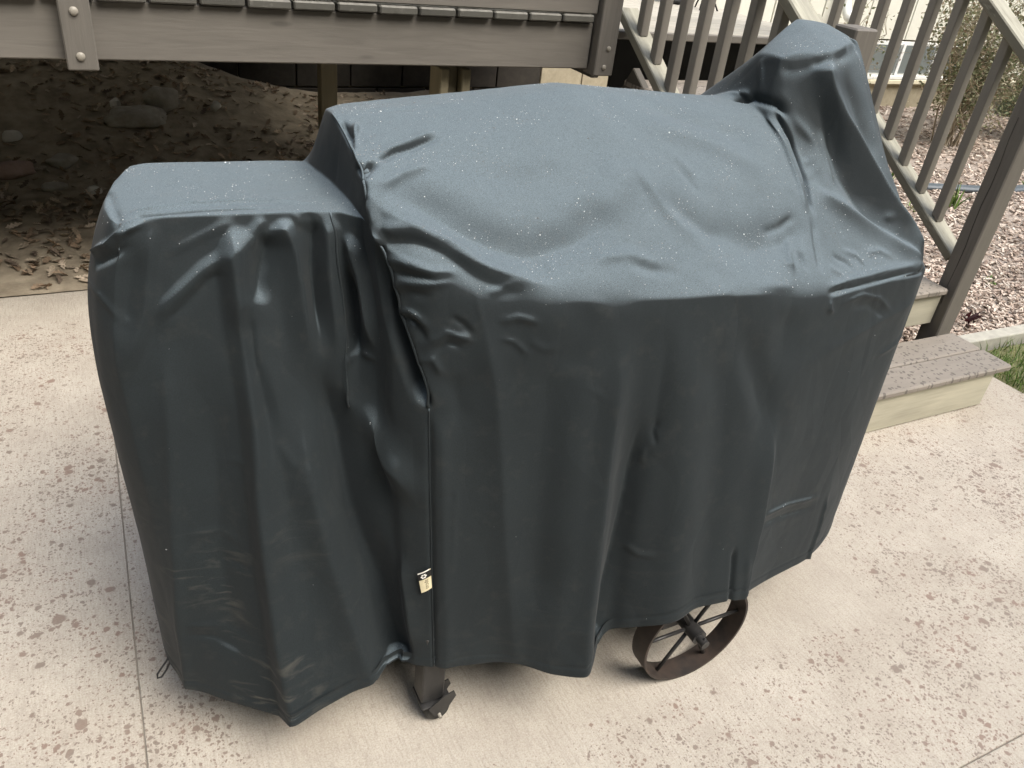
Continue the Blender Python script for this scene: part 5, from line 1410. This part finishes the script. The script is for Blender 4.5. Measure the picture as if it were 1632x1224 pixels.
# ------------------------------------------------------------------ plants
def shrub(name, x, y, rx, ry, h, n_stem, n_leaf, label, seed, leafpal, zc=0.55):
    rr = random.Random(seed)
    t = empty(name, (x, y, 0)); tag(t, label, 'shrub', 'shrubs along the house wall')
    SV, SF = [], []
    tips = []
    def add(pts, rad):
        V, F = tube_geo(pts, rad, 5, False)
        o = len(SV); SV.extend(V); SF.extend([tuple(i + o for i in f) for f in F])
    for i in range(n_stem):
        a = rr.uniform(0, 6.28); sp = rr.uniform(0.2, 1.0)
        end = Vector((x + rx * sp * math.cos(a), y + ry * sp * math.sin(a), h * rr.uniform(0.55, 1.05)))
        base = Vector((x + rr.uniform(-0.12, 0.12), y + rr.uniform(-0.1, 0.1), 0))
        pts = []
        for k in range(7):
            u = k / 6
            p = base.lerp(end, u); p.z = end.z * (u ** 0.75)
            p += Vector((rr.gauss(0, .03), rr.gauss(0, .03), rr.gauss(0, .02))) * (u > 0)
            pts.append(p)
        add(pts, [0.008 * (1 - 0.75 * k / 6) for k in range(7)])
        for k in range(2, 7):
            for _ in range(3):
                d = Vector((rr.gauss(0, 1), rr.gauss(0, 1), rr.gauss(0.25, 0.8))).normalized() * rr.uniform(0.12, 0.32)
                q = pts[k]; mid = q + d * 0.5 + Vector((rr.gauss(0, .02), rr.gauss(0, .02), rr.gauss(0, .02)))
                add([q, mid, q + d], [0.003, 0.0022, 0.0012])
                tips += [q + d, mid, q + d * 0.75]
    st = link('branches', mesh_from('branches', SV, SF, True), TWIG, t); set_world(st, Matrix.Identity(4))
    LV, LF, LT = [], [], []
    for i in range(n_leaf):
        p = rr.choice(tips) + Vector((rr.gauss(0, .05), rr.gauss(0, .05), rr.gauss(0, .05)))
        if p.z < 0.04 or p.y > 6.0: continue
        s = rr.uniform(0.012, 0.024)
        d = Vector((rr.gauss(0, 1), rr.gauss(0, 1), rr.gauss(0, .7))).normalized()
        u = d.orthogonal().normalized(); u.rotate(Matrix.Rotation(rr.uniform(0, 6.28), 3, d))
        n = d.cross(u)
        o = len(LV)
        LV += [p, p + d * s * .9 + u * s * .5 + n * s * .15, p + d * s * 2.0, p + d * s * .9 - u * s * .5 + n * s * .15]
        LF.append((o, o + 1, o + 2, o + 3))
        c = np.array(rr.choice(leafpal)) * rr.uniform(0.8, 1.2)
        LT += [c] * 4
    lf = link('leaves', tinted_mesh('leaves', [tuple(v) for v in LV], LF, np.array(LT), LEAFGREEN), None, t)
    set_world(lf, Matrix.Identity(4)); lf['kind'] = 'stuff'
    return t
PALE = [(0.22, 0.24, 0.13), (0.30, 0.31, 0.19), (0.15, 0.18, 0.085), (0.36, 0.34, 0.22), (0.28, 0.22, 0.14)]
shrub('shrub', 6.9, 4.75, 0.75, 0.5, 1.35, 34, 8000, 'twiggy pale shrub filling the gaps between the lower balusters', 11, PALE)
shrub('shrub', 8.1, 4.7, 0.8, 0.5, 1.5, 36, 9000, 'leafy olive shrub beside the thick railing post', 12, PALE)
shrub('shrub', 9.4, 5.2, 0.8, 0.5, 1.6, 28, 8000, 'tall airy shrub under the handrail at the photo edge', 13, PALE)
shrub('shrub', 6.15, 5.5, 0.35, 0.3, 1.0, 8, 700, 'small sparse shrub in front of the basement window', 14, PALE)

def blades(name, x, y, n, h, spread, lean, width, pal, label, cat, group, seed, kind=None, curve=0.35, z0=0.0):
    rr = random.Random(seed)
    LV, LF, LT = [], [], []
    for i in range(n):
        a = rr.uniform(0, 6.28); r = spread * math.sqrt(rr.random())
        b = Vector((x + r * math.cos(a), y + r * math.sin(a), z0))
        d = Vector((rr.gauss(0, lean), rr.gauss(0, lean), 1)).normalized()
        s = Vector((math.cos(a + 1.3), math.sin(a + 1.3), 0))
        hh = h * rr.uniform(0.5, 1.1)
        dr = Vector((d.x, d.y, 0)) * curve * hh
        o = len(LV)
        ws = (0.7, 1.0, 0.75, 0.05)
        for k in range(4):
            u = k / 3
            c = b + d * hh * u + dr * u * u - Vector((0, 0, hh * curve * 0.3 * u * u))
            LV += [c - s * width * ws[k], c + s * width * ws[k]]
        for k in range(3):
            LF.append((o + 2 * k, o + 2 * k + 1, o + 2 * k + 3, o + 2 * k + 2))
        c = np.array(rr.choice(pal)) * rr.uniform(0.8, 1.2)
        LT += [c] * 8
    ob = link(name, tinted_mesh(name, [tuple(v) for v in LV], LF, np.array(LT), LEAFGREEN))
    return tag(ob, label, cat, group, kind)
GREEN = [(0.10, 0.20, 0.035), (0.15, 0.27, 0.05), (0.08, 0.15, 0.03), (0.20, 0.31, 0.08)]
def grass():
    rr = random.Random(3)
    LV, LF, LT = [], [], []
    for i in range(2600):
        x = 3.40 + rr.random() ** 1.5 * 1.2; y = rr.uniform(0.9, 1.87)
        h = rr.uniform(0.03, 0.085) * (1.35 if 3.4 < x < 3.6 and 1.5 < y < 1.75 else 1)
        a = rr.uniform(0, 6.28); d = Vector((rr.gauss(-0.1, .35), rr.gauss(0, .35), 1)).normalized()
        s = Vector((math.cos(a), math.sin(a), 0)) * 0.0022
        b = Vector((x, y, -0.02)); o = len(LV)
        m = b + d * h * 0.6; tp = b + d * h + Vector((d.x, d.y, -0.1)) * h * 0.5
        LV += [b - s, b + s, m + s * .8, m - s * .8, tp]
        LF += [(o, o + 1, o + 2, o + 3), (o + 3, o + 2, o + 4)]
        c = np.array(rr.choice(GREEN + [(0.38, 0.36, 0.17)])) * rr.uniform(.8, 1.2)
        LT += [c] * 5
    ob = link('grass', tinted_mesh('grass', [tuple(v) for v in LV], LF, np.array(LT), LEAFGREEN))
    tag(ob, 'green grass growing along the patio corner beside the bottom step', 'grass', kind='stuff')
grass()
blades('bulb_plant', 5.32, 3.42, 11, 0.20, 0.035, 0.28, 0.009, GREEN, 'green strap-leaved sprout seen just left of the thick railing post', 'plant', 'sprouts in the wood chips', 21)
blades('bulb_plant', 5.25, 3.95, 10, 0.18, 0.05, 0.35, 0.008, GREEN, 'green strap-leaved sprout seen just right of the covered chimney', 'plant', 'sprouts in the wood chips', 22)
blades('bulb_plant', 4.95, 3.40, 16, 0.12, 0.09, 0.5, 0.006, GREEN + [(0.35, 0.36, 0.15)], 'low leafy clump beside the brown end of the third tread', 'plant', 'sprouts in the wood chips', 23)
blades('weed', 4.36, 2.40, 14, 0.05, 0.05, 0.8, 0.006, GREEN, 'tiny green weed alone in the chips right of the thick post', 'weed', None, 24)
blades('weed', 6.6, 3.68, 12, 0.09, 0.05, 0.6, 0.012, GREEN + [(0.42, 0.45, 0.08)], 'yellow-green weed at the right photo edge by the dark edging', 'weed', None, 25)
blades('red_leaf_plant', 3.73, 2.10, 9, 0.10, 0.03, 0.7, 0.012, [(0.05, 0.012, 0.016), (0.08, 0.015, 0.02), (0.035, 0.01, 0.014)], 'dark red leafy plant at the foot of the thick post', 'plant', None, 26)
# dark landscape edging half buried in the chips
for i, (x0, y0, x1, y1, lab) in enumerate(((5.45, 3.78, 6.02, 3.62, 'bluish dark edging strip between the last baluster and the thick post'), (6.2, 3.60, 7.4, 3.58, 'bluish dark edging strip right of the thick post'))):
    e = beam('edging_strip', (x0, y0, 0.03), (x1, y1, 0.03), 0.09, 0.035, EDGING, None, (0, 0, 1), 0.012)
    tag(e, lab, 'edging', 'edging strips in the chip bed')

# ------------------------------------------------------------------ small things on and behind the landing
t = empty('plant_stand', (3.06, 3.78, 1.13)); tag(t, 'small curled black wire stand on the landing behind the balusters', 'stand')
for q in ((3.0, 3.72), (3.12, 3.72), (3.06, 3.84)):
    tube('leg', [(q[0], q[1], 1.131), (q[0] * .5 + 1.53, q[1] * .5 + 1.89, 1.20), (q[0], q[1], 1.30)], 0.005, CORD, t, 6)
tube('ring', [(3.06 + 0.07 * math.cos(a), 3.77 + 0.07 * math.sin(a), 1.30) for a in np.linspace(0, 6.283, 17)], 0.005, CORD, t, 6)
t = empty('planter', (2.98, 3.95, 1.13)); tag(t, 'white planter with a black foot on the landing', 'planter')
tube('foot', [(2.98, 3.95, 1.131), (2.98, 3.95, 1.16)], [0.06, 0.055], CORD, t, 16)
tube('pot', [(2.98, 3.95, 1.161), (2.98, 3.95, 1.20), (2.98, 3.95, 1.40)], [0.05, 0.065, 0.09], WHITE, t, 20)
tube_pts = [(6.50, 5.98, 2.6), (6.50, 5.98, 1.02), (6.50, 5.95, 0.94), (6.46, 5.86, 0.88), (6.42, 5.76, 0.86)]
dp = tube('downspout', tube_pts, 0.045, WHITE, None, 14)
tag(dp, 'white downspout elbow on the house wall beyond the balusters', 'downspout')
